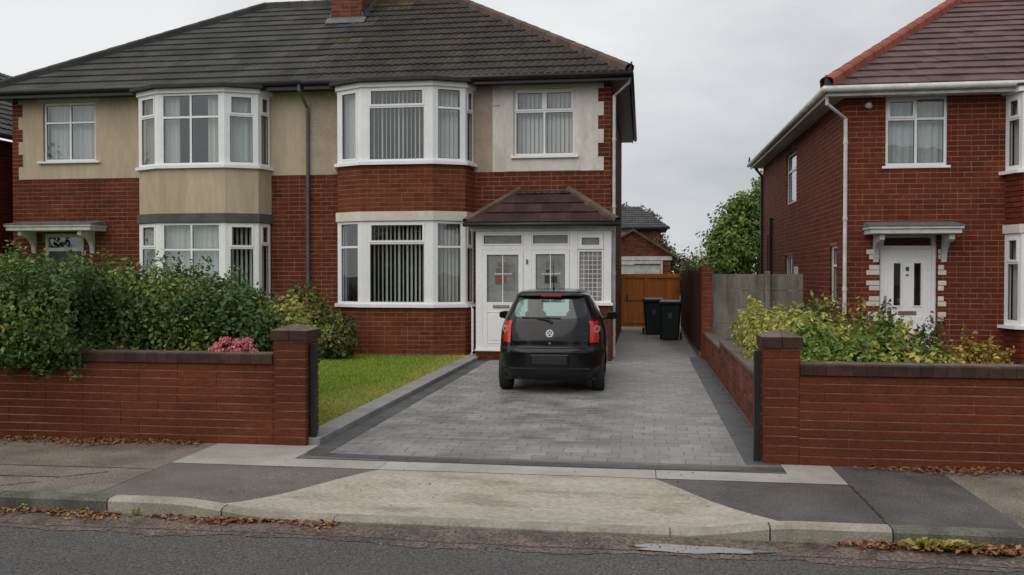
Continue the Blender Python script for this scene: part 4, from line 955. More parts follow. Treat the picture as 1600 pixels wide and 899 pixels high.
c22 = [(1, [(.5, 0), (1.05, 0)]), (1, [(.5, 0), (1.05, 0)])]
fac, AV, abw = bay(ha, xa,
    [dict(c=S1((1, 0)), f='net', fw=.1), dict(c=S1((.42, 1), (1, 0)), f='curtain'), dict(c=c22, f='sides', m=.09, l='bay window with clear grey panes'), dict(c=S1((.42, 1), (1, 0)), f='net', fw=.06), dict(c=S1((.34, 1), (1, 0)), f='curtain')],
    [dict(c=S1((1, 0)), f='net', fw=.1), dict(c=S1((.42, 1), (1, 0)), f='net'), dict(c=c22, f='net', m=.09), dict(c=S1((.42, 1), (1, 0)), f='slats', s=(.088, 60), fw=.06), dict(c=S1((.34, 1), (1, 0)), f='slats', s=(.088, 60))],
    'cream', mt['grey_lintel'], True, None)
for i, (f_, w_) in enumerate(fac): courses(pcA, f_, 0, w_, 0, 1.068, abw, mt['brick_house'], ch=CH, seed=i + 60, start=i)
pcA.emit('brick', 'bricks', fwa, 300, vis=lambda x, y: y < 430)
window(ha, fa, *wl, [(1, [(.5, 0), (1.05, 0)]), (1, [(.5, 0), (1.05, 0)])], d=-.03, fill='net', sill=(.12, .12, .05, .12), label='white first floor window beside the quoins')
q = MB(); fa.box(q, wl[0] - .1, wl[1] + .1, .021, .045, 5.74, 5.87); q.build('window_head', mt['stone'], ha)
# door behind the hedge, frame, fanlight
q = MB(); fa.box(q, .78, .86, -.12, -.04, .1, 2.7); fa.box(q, 1.70, 1.78, -.12, -.04, .1, 2.7); fa.box(q, .86, 1.70, -.12, -.041, 2.62, 2.7); fa.box(q, .86, 1.70, -.12, -.041, 2.3, 2.38); dfl = q.build('door_frame', mt['pvc_dirty'], ha)
MB().face([fa.P(.86, -.08, 2.38), fa.P(1.7, -.08, 2.38), fa.P(1.7, -.08, 2.62), fa.P(.86, -.08, 2.62)]).build('pane', mt['glass'], dfl)
q = MB(); fa.box(q, .861, 1.699, -.11, -.07, .12, 2.298); q.build('front_door', mt['slate'], ha)
canopy(ha, fa, .28, 2.35, 2.75, .62, (.55, 2.02), mt['pvc_dirty'])
q = MB(); q.box(XL + .02, -7.30, EY + .03, YH - .005, EZ - .13, EZ - .06); q.build('soffit', mt['black'], ha)
q = MB(); q.box(XL + .02, -7.30, EY + .005, EY + .03, EZ - .16, EZ + .02); q.build('fascia', mt['black'], ha)
gutter(ha, [(XL - .04, EY - .055, EZ - .03), (-7.32, EY - .055, EZ - .02)], mt['black'], .06)
pipe(hb, [(-7.36, EY - .05, EZ - .04), (-7.36, EY - .05, EZ - .18), (-7.33, YH - .07, EZ - .5), (-7.33, YH - .07, .1)], mt['pipe_grey'], .038, label='grey downpipe on the party line', clips=(4.9, 3.9, 2.6, 1.3))
def tilesA(p): return mt['tile_brown'] if (p.x > -8.0 - (p.z - 6) * .3 and random.random() < .25) else mt['tile_grey']
semi_roof(ha, False, tilesA, None)

# ============ red brick house on the right
YR = 17.3
hc = thing('semi_detached_house', (6.0, YR, 0), 'red brick house on the right with orange hip tiles and a white front door', 'house', 'brick houses')
RX = 3.655; fcn = Fr((RX, YR, 0), 0); sdn = Fr((RX, 28.4, 0), R(-90)); SLn = 28.4 - YR
E2 = 5.12
uu = lambda x: x - RX
dr = (uu(4.32), uu(5.30), .4, 2.50); wu = (uu(4.40), uu(5.47), 3.76, 5.02); xb = 7.98
bayh = (uu(xb - 1.48), uu(xb + 1.48), .8, 5.05)
fwc = wall(fcn, 0, 7.3, 0, E2, [dr, wu, bayh], .28).build('front_wall', mt['mortar'], hc)
V2 = lambda y: 28.4 - y                              # position along the side wall from its Y
sw1 = (V2(23.95), V2(22.35), 3.52, 4.80); sw2 = (V2(18.42), V2(17.75), 1.22, 2.33); sw3 = (V2(24.0), V2(22.75), 1.3, 2.25)
swc = wall(sdn, 0, SLn - .282, 0, E2, [sw1, sw2, sw3], .28).build('side_wall', mt['mortar'], hc)
shell(hc, RX + .29, RX + 7.25, 28.4, 5.1)
MB().box(RX + 7.27, RX + 7.4, YR + .02, 28.3, 0, 5.1).build('party_wall', mt['inside'], hc)
pcC = Pieces()
courses(pcC, fcn, 0, 7.3, 0, E2, fwc, mt['brick_house2'], [dr, wu, bayh], ch=.0955, bl=.235, seed=44)
courses(pcC, sdn, 0, SLn, 0, E2, swc, mt['brick_house2'], [sw1, sw2, sw3], ch=.0955, bl=.235, seed=45)
window(hc, fcn, *wu, [(1, [(.5, 1), (1.15, 0)]), (1, [(.5, 0), (1.15, 0)])], d=-.03, fill='net', sill=(.06, .06, .05, .06), label='white first floor window above the door')
q = MB(); fcn.box(q, wu[0] - .08, wu[1] + .1, .001, .05, wu[3] + .01, wu[3] + .1); q.build('window_head', mt['stone'], hc)
window(hc, sdn, *sw1, S1((.5, 0), (1, 0)), d=-.05, fill='net', sill=(.04, .04, .05, .03))
window(hc, sdn, *sw2, S1((.5, 0), (1, 0)), d=-.05, fill='dark', sill=(.04, .04, .05, .03)); window(hc, sdn, *sw3, [(1, [(1, 0)]), (1, [(1, 0)])], d=-.05, fill='net')
q = MB(); sdn.box(q, V2(22.55), V2(22.05), .001, .02, 1.2, 1.95); q.build('whitewash_patch', mt['stone'], hc)
# bay: first facets only show at the picture's edge
BC = [(xb - 1.52, YR), (xb - 1.40, YR - .43), (xb - .775, YR - .75), (xb + .775, YR - .75), (xb + 1.40, YR - .43), (xb + 1.52, YR)]
for (z0, z1, nm) in ((3.62, 4.98, 'up'), (.87, 2.50, 'low')):
    for i in range(5):
        a, b = BC[i], BC[i + 1]; f_ = Fr((a[0], a[1], 0), math.atan2(b[1] - a[1], b[0] - a[0])); w_ = math.hypot(b[0] - a[0], b[1] - a[1])
        window(hc, f_, .0 if i else .0, w_, z0, z1, S1((.42, 1), (1, 0)), fill='net', fw=.09)
def rg2(name, o, z0, z1, mat):
    P = []
    for i, (x, y) in enumerate(BC):
        d = Vector((x - xb, y - YR, 0)); s = 1 + o / 1.2; P.append((xb + d.x * s, YR + d.y * s if d.y < 0 else YR - .002))
    return MB().prism(P, z0, z1).build(name, mat, hc)
rg2('window_sill', .09, 3.56, 3.618, mt['pvc']); rg2('window_sill', .09, .81, .868, mt['pvc']); rg2('bay_lintel', .03, 2.505, 2.66, mt['stone']); rg2('bay_fascia', .06, 4.985, 5.08, mt['pvc']); rg2('bay_roof', .1, 5.082, 5.12, mt['felt'])
bs = rg2('bay_wall', -.02, 2.662, 3.558, mt['mortar']); bb = rg2('bay_base_wall', -.02, .0, .808, mt['mortar'])
for i in range(5):
    a, b = BC[i], BC[i + 1]; f_ = Fr((a[0], a[1], 0), math.atan2(b[1] - a[1], b[0] - a[0])); w_ = math.hypot(b[0] - a[0], b[1] - a[1])
    courses(pcC, f_, 0, w_, 2.662, 3.558, bs, mt['brick_house2'], ch=.0955, seed=i + 70, proud=.01); courses(pcC, f_, 0, w_, .0, .808, bb, mt['brick_house2'], ch=.0955, seed=i + 80, proud=.01)
pcC.emit('brick', 'bricks', fwc, 300, vis=lambda x, y: y < 500)
# front door
q = MB(); u0, u1, z0, z1 = dr; fcn.box(q, u0, u0 + .07, -.12, -.03, z0, z1); fcn.box(q, u1 - .07, u1, -.12, -.03, z0, z1); fcn.box(q, u0 + .07, u1 - .07, -.12, -.031, z1 - .05, z1); fcn.box(q, u0 + .07, u1 - .07, -.12, -.031, 2.23, 2.30); dfr = q.build('door_frame', mt['pvc'], hc)
MB().face([fcn.P(u0 + .07, -.08, 2.30), fcn.P(u1 - .07, -.08, 2.30), fcn.P(u1 - .07, -.08, z1 - .05), fcn.P(u0 + .07, -.08, z1 - .05)]).build('pane', mt['glass'], dfr)
fd = MB(); A0, A1 = u0 + .074, u1 - .074; mid = (A0 + A1) / 2
hl_ = [(mid - .24, mid - .115, 1.2, 1.98), (mid + .115, mid + .24, 1.2, 1.98)]
dleaf = wall(fcn, A0, A1, .42, 2.228, hl_, .05, d=-.045).build('front_door', mt['pvc'], hc)
for (a, b, c, e) in hl_:
    g = MB(); t_ = .022
    for k in ((a - t_, a, c, e), (b, b + t_, c, e)): fcn.box(g, k[0], k[1], -.044, -.03, k[2], k[3])
    fcn.box(g, a - t_, b + t_, -.044, -.031, c - t_, c)
    inn = a if a < mid else b; outn = b if a < mid else a      # arched heads: outer side lower
    g.hexa([fcn.P(a - t_, -.031, e - .001), fcn.P(b + t_, -.031, e - .001), fcn.P(b + t_, -.044, e - .001), fcn.P(a - t_, -.044, e - .001), fcn.P(a - t_, -.031, e + (.01 if a < mid else .045)), fcn.P(b + t_, -.031, e + (.045 if a < mid else .01)), fcn.P(b + t_, -.044, e + (.045 if a < mid else .01)), fcn.P(a - t_, -.044, e + (.01 if a < mid else .045))])
    g.build('glazing_surround', mt['pvc'], dleaf)
    MB().face([fcn.P(a, -.06, c), fcn.P(b, -.06, c), fcn.P(b, -.06, e), fcn.P(a, -.06, e)]).build('pane', mt['glass'], dleaf); 
g = MB()
for (a, b, c, e) in ((mid - .27, mid - .06, .55, 1.0), (mid + .06, mid + .27, .55, 1.0), (A0 + .06, A1 - .06, 2.10, 2.112), (A0 + .06, A0 + .072, 1.1, 2.1), (A1 - .072, A1 - .06, 1.1, 2.1)): fcn.box(g, a, b, -.044, -.036, c, e)
g.build('door_panel', mt['pvc'], dleaf, bevel=.003)
g = MB(); fcn.box(g, mid - .16, mid + .16, -.044, -.028, 1.03, 1.10); g.build('letterbox', mt['brass'], dleaf, bevel=.004); g = MB(); fcn.box(g, mid - .028, mid + .028, -.044, -.03, 1.84, 1.91); fcn.box(g, mid - .02, mid + .02, -.044, -.03, 1.75, 1.775); g.build('door_knocker', mt['slate'], dleaf)
g = MB(); fcn.box(g, A0 + .015, A0 + .05, -.044, -.03, 1.10, 1.38); g.tube([fcn.P(A0 + .03, -.03, 1.25), fcn.P(A0 + .03, .01, 1.25), fcn.P(A0 + .13, .01, 1.25)], .01, 8); g.build('door_handle', mt['silver'], dleaf)
q = MB(); fcn.box(q, u0 + .01, u1 - .01, -.7, -.68, .4, 2.5); q.build('hall_screen', mt['inside'], hc)
q = MB(); fcn.box(q, u0 - .1, u1 + .1, .0, .35, .0, .40); q.build('door_step', mt['concrete_flag'], hc)
canopy(hc, fcn, uu(4.03), uu(5.56), 2.50, .55, (uu(4.24), uu(5.42)), mt['pvc_dirty'])
q = MB(); k = 0; z = .9
while z < 2.15:                                          # painted quoin bricks either side of the door
    if k % 3 != 2: fcn.box(q, u0 - .24 if k % 2 else u0 - .19, u0 - .01, .005, .012, z + .006, z + .09); fcn.box(q, u1 + .03, u1 + (.17 if k % 2 else .13), .005, .012, z + .006, z + .09)
    z += .0955; k += 1
q.build('painted_door_brick', mt['stone'], hc)
# roof
HX, HY, HZ = 7.12, 21.9, 8.0; ex, ey = RX - .36, YR - .36; ez = E2 + .06
q = MB(); A, B, Cc = Vector((ex, ey, ez)), Vector((14, ey, ez)), Vector((HX, HY, HZ)); q.face([A, B, Vector((14, HY, HZ)), Cc]); q.face([Vector((ex, 28.76, ez)), A, Cc]); q.face([Vector((14, 28.76, ez)), Vector((ex, 28.76, ez)), Cc, Vector((14, HY, HZ))])
q.v = [(x, y, z - .012) for x, y, z in q.v]; rf = q.build('roof', mt['felt'], hc)
up = Vector((0, HY - ey, HZ - ez)); sl = up.length; up.normalize()
hn = (Cc - A).cross(Vector((0, 0, 1))).normalized(); hn = hn if hn.x < 0 else -hn
def tilesC(p): return mt['tile_hipred'] if False else mt['tile_red']
tiled_slope(rf, (ex, ey - .03, ez - .01), (1, 0, 0), up, 14 - ex, sl, .295, sl / 14.5, tilesC, [(A, hn)], roll=0, nseg=2, jit=.01, th=.026, offb=True)
ups = Vector((HX - ex, 0, HZ - ez)); sls = ups.length; ups.normalize(); hn2 = -hn; hb2 = (Cc - Vector((ex, 28.76, ez))).cross(Vector((0, 0, 1))).normalized(); hb2 = hb2 if hb2.y > 0 else -hb2
hip_tiles(rf, A + Vector((0, 0, .05)), Cc + Vector((0, 0, .05)), 15, mt['tile_hipred'], r=.14); hip_tiles(rf, Cc + Vector((0, 0, .05)), Vector((14, HY, HZ + .05)), 16, mt['tile_hipred'], r=.13)
q = MB(); q.face([Vector((ex, 28.76, ez)), A, Cc]); q.v = [(x, y, z + .01) for x, y, z in q.v]; q.build('side_slope', mt['tile_red'], rf)
q = MB(); q.box(ex + .03, 13, ey + .03, YR - .005, ez - .16, ez - .09); q.box(ex + .03, RX - .005, YR - .004, 28.6, ez - .16, ez - .09); q.build('soffit', mt['pvc_dirty'], hc)
q = MB(); q.box(ex + .01, 13, ey + .005, ey + .028, ez - .18, ez - .005); q.box(ex + .005, ex + .028, ey + .03, 28.7, ez - .18, ez - .005); q.build('fascia', mt['pvc_dirty'], hc)
gutter(hc, [(13, ey - .055, ez - .05), (ex - .04, ey - .055, ez - .06)], mt['pvc_dirty'], .06); gutter(hc, [(ex - .05, ey - .09, ez - .06), (ex - .05, 28.7, ez - .06)], mt['pvc_dirty'], .06)
MB().tube([(ex + .02, ey + .02, ez + .02), (ex, ey, ez + .09), (ex - .02, ey, ez + .2)], [.09, .05, .018], 8).build('finial', mt['felt'], hc)
MB().tube([(ex - .02, 28.7, ez), (ex - .02, 28.72, ez + .2)], [.04, .02], 8).build('finial', mt['felt'], hc)
pipe(hc, [(ex + .02, ey + .1, ez - .08), (ex + .02, ey + .1, ez - .3), (RX + .03, YR - .07, ez - .55), (RX + .03, YR - .07, .5)], mt['pvc_dirty'], .036, label='white corner downpipe', clips=(4.2, 2.8, 1.5))
pipe(hc, [(ex + .1, 28.2, ez - .2), (RX - .06, 28.25, ez - .45), (RX - .06, 28.25, .1)], mt['black'], .04, label='black rear downpipe')
pipe(hc, [(RX - .02, 26.3, 3.3), (RX - .07, 26.25, 3.35), (RX - .07, 26.25, .3)], mt['black'], .05, name='soil_pipe'); pipe(hc, [(RX - .07, 26.75, 2.9), (RX - .07, 26.75, .3)], mt['black'], .03, name='soil_pipe')
MB().tube([fcn.P(.42, .0, 4.88), fcn.P(.44, .06, 4.87), fcn.P(.46, .10, 4.84)], [.05, .06, .035], 10).build('alarm_box', mt['pvc_dirty'], hc)

# ============ neighbour at the far left edge
hd = thing('neighbour_house', (-17.5, 19.6, 0), 'edge of a brick house with slate roof at the far left of the photo', 'house', 'brick houses')
NX = -15.55; sN = Fr((NX, 19.3, 0), R(90)); q = MB(); q.box(-22, NX - .006, 19.3, 27, 0, 5.05); nw = q.build('side_wall', mt['mortar'], hd)
pcD = Pieces(); courses(pcD, sN, 0, 7.7, 0, 5.05, nw, mt['brick_house2'], ch=CH, seed=5, bl=.25); pcD.emit('brick', 'bricks', nw, 150, vis=lambda x, y: x < 30 and y < 420)
q = MB(); q.face([(-22, 18.9, 5.1), (NX + .35, 18.9, 5.1), (NX - 3, 23, 7.6), (-22, 23, 7.6)]); q.face([(NX + .35, 18.9, 5.1), (NX + .35, 27.4, 5.1), (NX - 3, 23, 7.6)]); nr = q.build('roof', mt['felt'], hd)
vv = Vector((-3.35, 0, 2.5)).normalized(); cl = Vector((-3.35, 4.1, 2.5)).cross(Vector((0, 0, 1))).normalized(); cl = cl if cl.y < 0 else -cl
tiled_slope(nr, (NX + .37, 18.9, 5.1), (0, 1, 0), vv, 6.5, 4.18, .3, .3, lambda p: mt['slate'], [(Vector((NX + .35, 18.9, 5.1)), cl)], roll=.02, nseg=4, limit=60)
gutter(hd, [(NX + .4, 18.9, 5.08), (NX + .4, 27.4, 5.08)], mt['black'], .07)

# ------------------------------------------------------------ GARDEN WALLS
def pier(name, x0, x1, y0, y1, h, label, seed):
    t = thing(name, ((x0 + x1) / 2, (y0 + y1) / 2, 0), label, 'gate pier', 'brick gate piers either side of the drive'); q = MB().box(x0 + .004, x1 - .004, y0 + .004, y1 - .004, -.05, h).build('pier_core', mt['mortar_wall'], t)
    p = Pieces(); w = x1 - x0; dd = y1 - y0
    courses(p, Fr((x0, y0, 0), 0), 0, w, 0, h, q, mt['brick_wall'], ch=.0905, bl=.33 if False else w, seed=seed, mixed=0, proud=.004, mj=.008, vj=.004, start=0)
    courses(p, Fr((x1, y0, 0), R(90)), 0, dd, 0, h, q, mt['brick_wall'], ch=.0905, bl=.3, seed=seed + 1, proud=.004, mj=.008); courses(p, Fr((x0, y1, 0), R(-90)), 0, dd, 0, h, q, mt['brick_wall'], ch=.0905, bl=.3, seed=seed + 2, proud=.004, mj=.008)
    p.emit('brick', 'pier_bricks', q, 120)
    a, b, c, d = x0 - .028, x1 + .028, y0 - .028, y1 + .028; n = 2
    for k in range(n):                                  # cap made of dark bricks cut to a low pyramid
        xa_, xb_ = a + (b - a) * k / n + .002, a + (b - a) * (k + 1) / n - .002; m = (a + b) / 2; cy = (c + d) / 2
        mb = MB(); ox, ix = (xa_, xb_) if k == 0 else (xb_, xa_)
        mb.box(xa_, xb_, c, d, h + .002, h + .105); mb.build('cap_brick', mt['coping'], t, bevel=.004)
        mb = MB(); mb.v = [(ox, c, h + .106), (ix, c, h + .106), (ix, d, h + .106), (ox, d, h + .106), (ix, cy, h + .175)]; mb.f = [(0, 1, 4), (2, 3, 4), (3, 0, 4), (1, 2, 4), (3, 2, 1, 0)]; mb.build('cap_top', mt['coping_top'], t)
    return t
pier('gate_pier', -3.83, -3.475, 8.92, 9.28, 1.10, 'brick gate pier on the left of the driveway, at the end of the hedge wall', 3)
pier('gate_pier', 1.135, 1.46, 8.70, 9.04, 1.10, 'brick gate pier on the right of the driveway, by the yellow-green shrubs', 8)
def long_wall(x0, x1, y0, h, label, seed, xs_c, side):
    t = thing('garden_wall', ((x0 + x1) / 2, y0 + .12, 0), label, 'garden wall'); q = MB().box(x0, x1, y0 + .004, y0 + .23, -.05, h).build('wall_core', mt['mortar_wall'], t)
    p = Pieces(); courses(p, Fr((x0, y0, 0), 0), 0, x1 - x0, 0, h, q, mt['brick_wall'], ch=.0855, bl=.44, seed=seed, mixed=.3, proud=.004, mj=.0085, vj=.0015); p.emit('brick', 'wall_bricks', q, 300)
    x = x0 if side > 0 else x0; k = 0
    while x < x1 - .01:
        xe = min(x + .118, x1); mb = MB(); z0, z1 = h + .002, h + .108
        sk = .0
        mb.v = [(x + .0015, y0 - .028, z0), (xe - .0015, y0 - .028, z0), (xe - .0015, y0 + .25, z0), (x + .0015, y0 + .25, z0), (x + .0015, y0 - .028, z1 - .014), (xe - .0015, y0 - .028, z1 - .014), (xe - .0015, y0 + .25, z1), (x + .0015, y0 + .25, z1), (x + .0015, y0 + .0, z1), (xe - .0015, y0 + .0, z1)]
        mb.f = [(3, 2, 1, 0), (0, 1, 5, 4), (4, 5, 9, 8), (8, 9, 6, 7), (1, 2, 6, 9, 5), (3, 0, 4, 8, 7), (2, 3, 7, 6)]
        dz = random.uniform(-.002, .002); mb.v = [(a, b, c + (dz if c > z0 + .01 else 0)) for a, b, c in mb.v]
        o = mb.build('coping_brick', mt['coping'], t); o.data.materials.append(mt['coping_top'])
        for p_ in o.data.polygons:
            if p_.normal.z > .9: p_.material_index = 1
        x = xe; k += 1
    return t
long_wall(-11.5, -3.834, 8.92, .852, 'low red brick garden wall in front of the tall green hedge', 5, None, 1)
long_wall(1.464, 8.5, 8.70, .85, 'low red brick garden wall on the right in front of the planted bed', 12, None, 1)
# slim black gate posts
for (x, y, lb) in ((-3.43, 9.02, 'slim black metal gate post on the drive side of the left brick pier'), (1.085, 8.80, 'slim black metal gate post on the drive side of the right brick pier')):
    t = thing('gate_post', (x, y, 0), lb, 'gate post', 'black gate posts'); MB().box(x - .03, x + .03, y - .03, y + .03, -.02, 1.07).build('post', mt['black'], t, bevel=.004)
    q = MB(); s = -1 if x < 0 else 1
    for z in (.25, .85): q.tube([(x, y + .045, z), (x, y + .045, z + .06)], .012, 8)
    q.build('hinge_pin', mt['black'], t)
# retaining wall beside the drive, stepping down
rt = thing('retaining_wall', (1.4, 14, 0), 'weathered brick retaining wall running back along the right edge of the driveway', 'garden wall')
fR = Fr((1.29, 19.3, 0), R(-90)); LRT = 19.3 - 9.05
q = MB(); q.box(1.294, 1.5, 9.05, 15.4, -.05, .62); q.box(1.294, 1.5, 15.401, 19.0, -.05, .50); rc = q.build('wall_core', mt['mortar_wall'], rt)
p = Pieces(); courses(p, fR, 19.3 - 15.4, LRT, 0, .62, rc, mt['brick_old'], ch=.0885, bl=.23, seed=31, mj=.009); courses(p, fR, .3, 19.3 - 15.4, 0, .50, rc, mt['brick_old'], ch=.0833, bl=.23, seed=32, mj=.009); p.emit('brick', 'wall_bricks', rc, 300)
y = 9.05
while y < 18.95:
    z = .622 if y < 15.3 else .502; mb = MB().box(1.262, 1.53, y + .003, y + .44, z, z + .055); mb.build('coping_slab', mt['coping_top'], rt, bevel=.006); y += .4475
tp = thing('brick_pillar', (1.33, 19.2, 0), 'tall orange-red brick pillar where the brown fence meets the grey panels', 'pillar'); q = MB().box(1.234, 1.416, 19.024, 19.34, 0, 1.94).build('pillar_core', mt['mortar_wall'], tp)
p = Pieces(); courses(p, Fr((1.23, 19.02, 0), 0), 0, .19, 0, 1.94, q, mt['brick_bay'], ch=.095, bl=.24, seed=2); courses(p, Fr((1.23, 19.34, 0), R(-90)), 0, .32, 0, 1.94, q, mt['brick_bay'], ch=.095, bl=.24, seed=3); p.emit('brick', 'pillar_bricks', q, 60)
# grey concrete panel fence behind the shrubs
cf = thing('concrete_fence', (2.3, 19.2, .4), 'grey lichened concrete panel fence behind the yellow-green shrub', 'fence')
for i, (a, b) in enumerate(((1.45, 2.5), (2.62, 3.28))):
    for k in range(4):
        MB().box(a, b, 19.18, 19.24, .4 + k * .345, .4 + (k + 1) * .345 - .008).build('concrete_panel', mt['concrete_fence'], cf, bevel=.004)
for x in (2.56, 1.44 + .0): MB().box(x - .055 if x > 2 else x - .02, x + .055 if x > 2 else x + .012, 19.12, 19.175, .4, 1.84).build('concrete_post', mt['concrete_fence'], cf, bevel=.005)
# brown close-boarded fence along the drive's far end
bf = thing('board_fence', (1.3, 24, 0), 'dark brown board fence with a scalloped top beyond the brick pillar', 'fence')
y = 19.4; k = 0
while y < 28.5:
    zt = 1.86 + .03 * math.sin(k * 1.9); d = .028 if k % 2 else 0; mb = MB(); mb.box(1.21 - d, 1.235 - d, y, y + .225, .12, zt); mb.build('fence_board', mt['dark_wood'], bf, bevel=.004); y += .205; k += 1
MB().box(1.19, 1.25, 19.4, 28.5, .0, .118).build('gravel_board', mt['concrete_fence'], bf)
for z in (.5, 1.5): MB().box(1.237, 1.29, 19.4, 28.5, z, z + .07).build('fence_rail', mt['dark_wood'], bf)
# orange gates across the drive
gt = thing('timber_gate', (.1, 28.5, 0), 'orange stained timber gate closing the far end of the driveway', 'gate')
x = -1.1; k = 0
while x < 1.15:
    MB().box(x + .0006, min(x + .1164, 1.15), 28.5, 28.525, .09, 1.76).build('gate_board', mt['gate'], gt, bevel=.003); x += .117; k += 1
for z in (.2, .92, 1.62): MB().box(-1.08, 1.14, 28.462, 28.498, z, z + .1).build('gate_rail', mt['gate'], gt, bevel=.004)
for x in (-.66, .06): MB().box(x, x + .09, 28.44, 28.461, .1, 1.74).build('gate_stile', mt['gate'], gt, bevel=.004)
MB().box(-.5, -.46, 28.425, 28.439, .95, 1.1).build('latch', mt['black'], gt)
# ------------------------------------------------------------ garage
gg = thing('garage', (-.4, 36, 0), 'brick garage with a tiled gable and a white door behind the orange gate', 'garage'); fg = Fr((-1.9, 36, 0), 0)
gw = wall(fg, 0, 3.0, 0, 2.45, [(.35, 2.6, 0, 2.2)], .2).build('front_wall', mt['mortar'], gg)
p = Pieces(); courses(p, fg, 0, 3.0, 0, 2.35, gw, mt['brick_old'], [(.35, 2.6, 0, 2.25)], ch=.1, seed=1)
gb = MB().prism([(0, 0), (1, 0), (.5, .5)], 0, 1); gb.v = []; gb.f = []
P3 = [(-2.0, 36.01, 2.44), (1.2, 36.01, 2.44), (-.38, 36.01, 3.42), (-2.0, 36.2, 2.44), (1.2, 36.2, 2.44), (-.38, 36.2, 3.42)]; gb.v = P3; gb.f = [(0, 1, 2), (3, 5, 4), (0, 3, 4, 1), (1, 4, 5, 2), (2, 5, 3, 0)]; gbl = gb.build('gable_wall', mt['mortar'], gg)
z = 2.46
while z < 3.36:
    h = (z + .09 - 2.44) / .98; courses(p, fg, -.1 + 1.62 * h + .02, 3.1 - 1.58 * h - .02, z, z + .1, gbl, mt['brick_old'], ch=.1, seed=int(z * 50), zgrid=z, proud=.012); z += .1
p.emit('brick', 'gable_bricks', gw, 150, vis=lambda x, y: x > 955)
q = MB(); fg.box(q, .0, 3.05, .01, .05, 2.28, 2.43); fg.box(q, .27, .35, -.02, .03, 0, 2.279); fg.box(q, 2.6, 2.68, -.02, .03, 0, 2.279); fg.box(q, .35, 2.6, -.02, .028, 2.14, 2.279); q.build('door_frame', mt['pvc_dirty'], gg)
for k in range(6): q = MB(); fg.box(q, .36, 2.59, -.09, -.06, .05 + k * .345, .05 + k * .345 + .335); q.build('garage_door_panel', mt['pvc_dirty'], gg, bevel=.01)
q = MB()
for s, xe in ((-1, -2.15), (1, 1.33)):
    a = Vector((xe, 35.85, 2.36)); b = Vector((-.38, 35.85, 3.44)); q.hexa([a, b, b + Vector((0, 5, 0)), a + Vector((0, 5, 0)), a + Vector((0, 0, .1)), b + Vector((0, 0, .1)), b + Vector((0, 5, .1)), a + Vector((0, 5, .1))])
q.build('roof', mt['hip_brown'], gg)
# far house behind the garage
fh = thing('distant_house', (-1.5, 48, 0), 'distant white and brick house with a dark hipped roof above the garage', 'house')
q = MB().box(-7, -.45, 48, 54, 0, 4.15).build('white_wall', mt['white_render'], fh); q = MB().box(-.449, .95, 48.05, 54, 0, 4.15).build('brick_wall', mt['mortar'], fh)
p = Pieces(); courses(p, Fr((-.449, 48.05, 0), 0), 0, 1.39, 2, 4.15, q, mt['brick_old'], ch=.1, seed=1); p.emit('brick', 'brick_wall_bricks', q, 10)
q = MB(); q.face([(-7.3, 47.6, 4.15), (1.35, 47.6, 4.15), (-.2, 51, 5.45), (-1.5, 51, 5.45), (-7, 51, 5.3)]); q.face([(1.35, 47.6, 4.15), (1.35, 54.4, 4.15), (-.2, 51, 5.45)]); q.face([(1.35, 47.6, 4.15), (-7.3, 47.6, 4.15), (-7.3, 54.4, 4.15), (1.35, 54.4, 4.15)]); nr = q.build('roof', mt['felt'], fh)
vv = Vector((0, 3.4, 1.3)).normalized(); cl = Vector((-1.55, 3.4, 0)).cross(Vector((0, 0, 1))).normalized(); cl = cl if cl.x > 0 else -cl
tiled_slope(nr, (-3, 47.58, 4.15), (1, 0, 0), vv, 4.35, 3.64, .35, .36, lambda p: mt['slate'], [(Vector((1.35, 47.6, 4.15)), cl)], roll=.03, nseg=4, limit=80)
gutter(fh, [(-7.3, 47.55, 4.12), (1.4, 47.55, 4.12)], mt['black'], .07)
# ------------------------------------------------------------ THE CAR
CX0, CY0, CZ0 = -1.355, 13.12, .013
car = thing('parked_car', (CX0, CY0, CZ0), 'small black hatchback parked nose-in on the grey driveway', 'car')
_pch = {}
def ip(tab, z):
    k = id(tab)
    if k not in _pch:                              # monotone cubic slopes, so that the panels reflect smoothly
        x = [a for a, b in tab]; y = [b for a, b in tab]; d = [(y[i + 1] - y[i]) / (x[i + 1] - x[i]) for i in range(len(x) - 1)]
        m = [d[0]] + [0 if d[i - 1] * d[i] <= 0 else 2 * d[i - 1] * d[i] / (d[i - 1] + d[i]) for i in range(1, len(d))] + [d[-1]]; _pch[k] = (x, y, m)
    x, y, m = _pch[k]
    if z <= x[0]: return y[0]
    if z >= x[-1]: return y[-1]
    i = max(j for j in range(len(x) - 1) if x[j] <= z); h = x[i + 1] - x[i]; t = (z - x[i]) / h
    return (2 * t ** 3 - 3 * t * t + 1) * y[i] + (t ** 3 - 2 * t * t + t) * h * m[i] + (-2 * t ** 3 + 3 * t * t) * y[i + 1] + (t ** 3 - t * t) * h * m[i + 1]
def ip_old(tab, z):
    if z <= tab[0][0]: return tab[0][1]
    for (a, b), (c, d) in zip(tab[:-1], tab[1:]):
        if z <= c:
            t = (z - a) / (c - a); t = t * t * (3 - 2 * t) * .35 + t * .65; return b + (d - b) * t
    return tab[-1][1]
TW = [(.20, .74), (.30, .81), (.42, .835), (.60, .84), (.72, .835), (.85, .82), (1.0, .785), (1.08, .755), (1.2, .70), (1.3, .65), (1.4, .60), (1.46, .56), (1.505, .49), (1.53, .38), (1.545, .2), (1.55, .04)]
TR = [(.20, .16), (.28, .045), (.36, .0), (.60, -.005), (.66, .008), (.69, .032), (.80, .05), (.95, .085), (1.08, .13), (1.2, .20), (1.3, .262), (1.40, .325), (1.425, .335), (1.445, .26), (1.475, .27), (1.505, .40), (1.53, .75), (1.545, 1.1), (1.55, 1.3)]
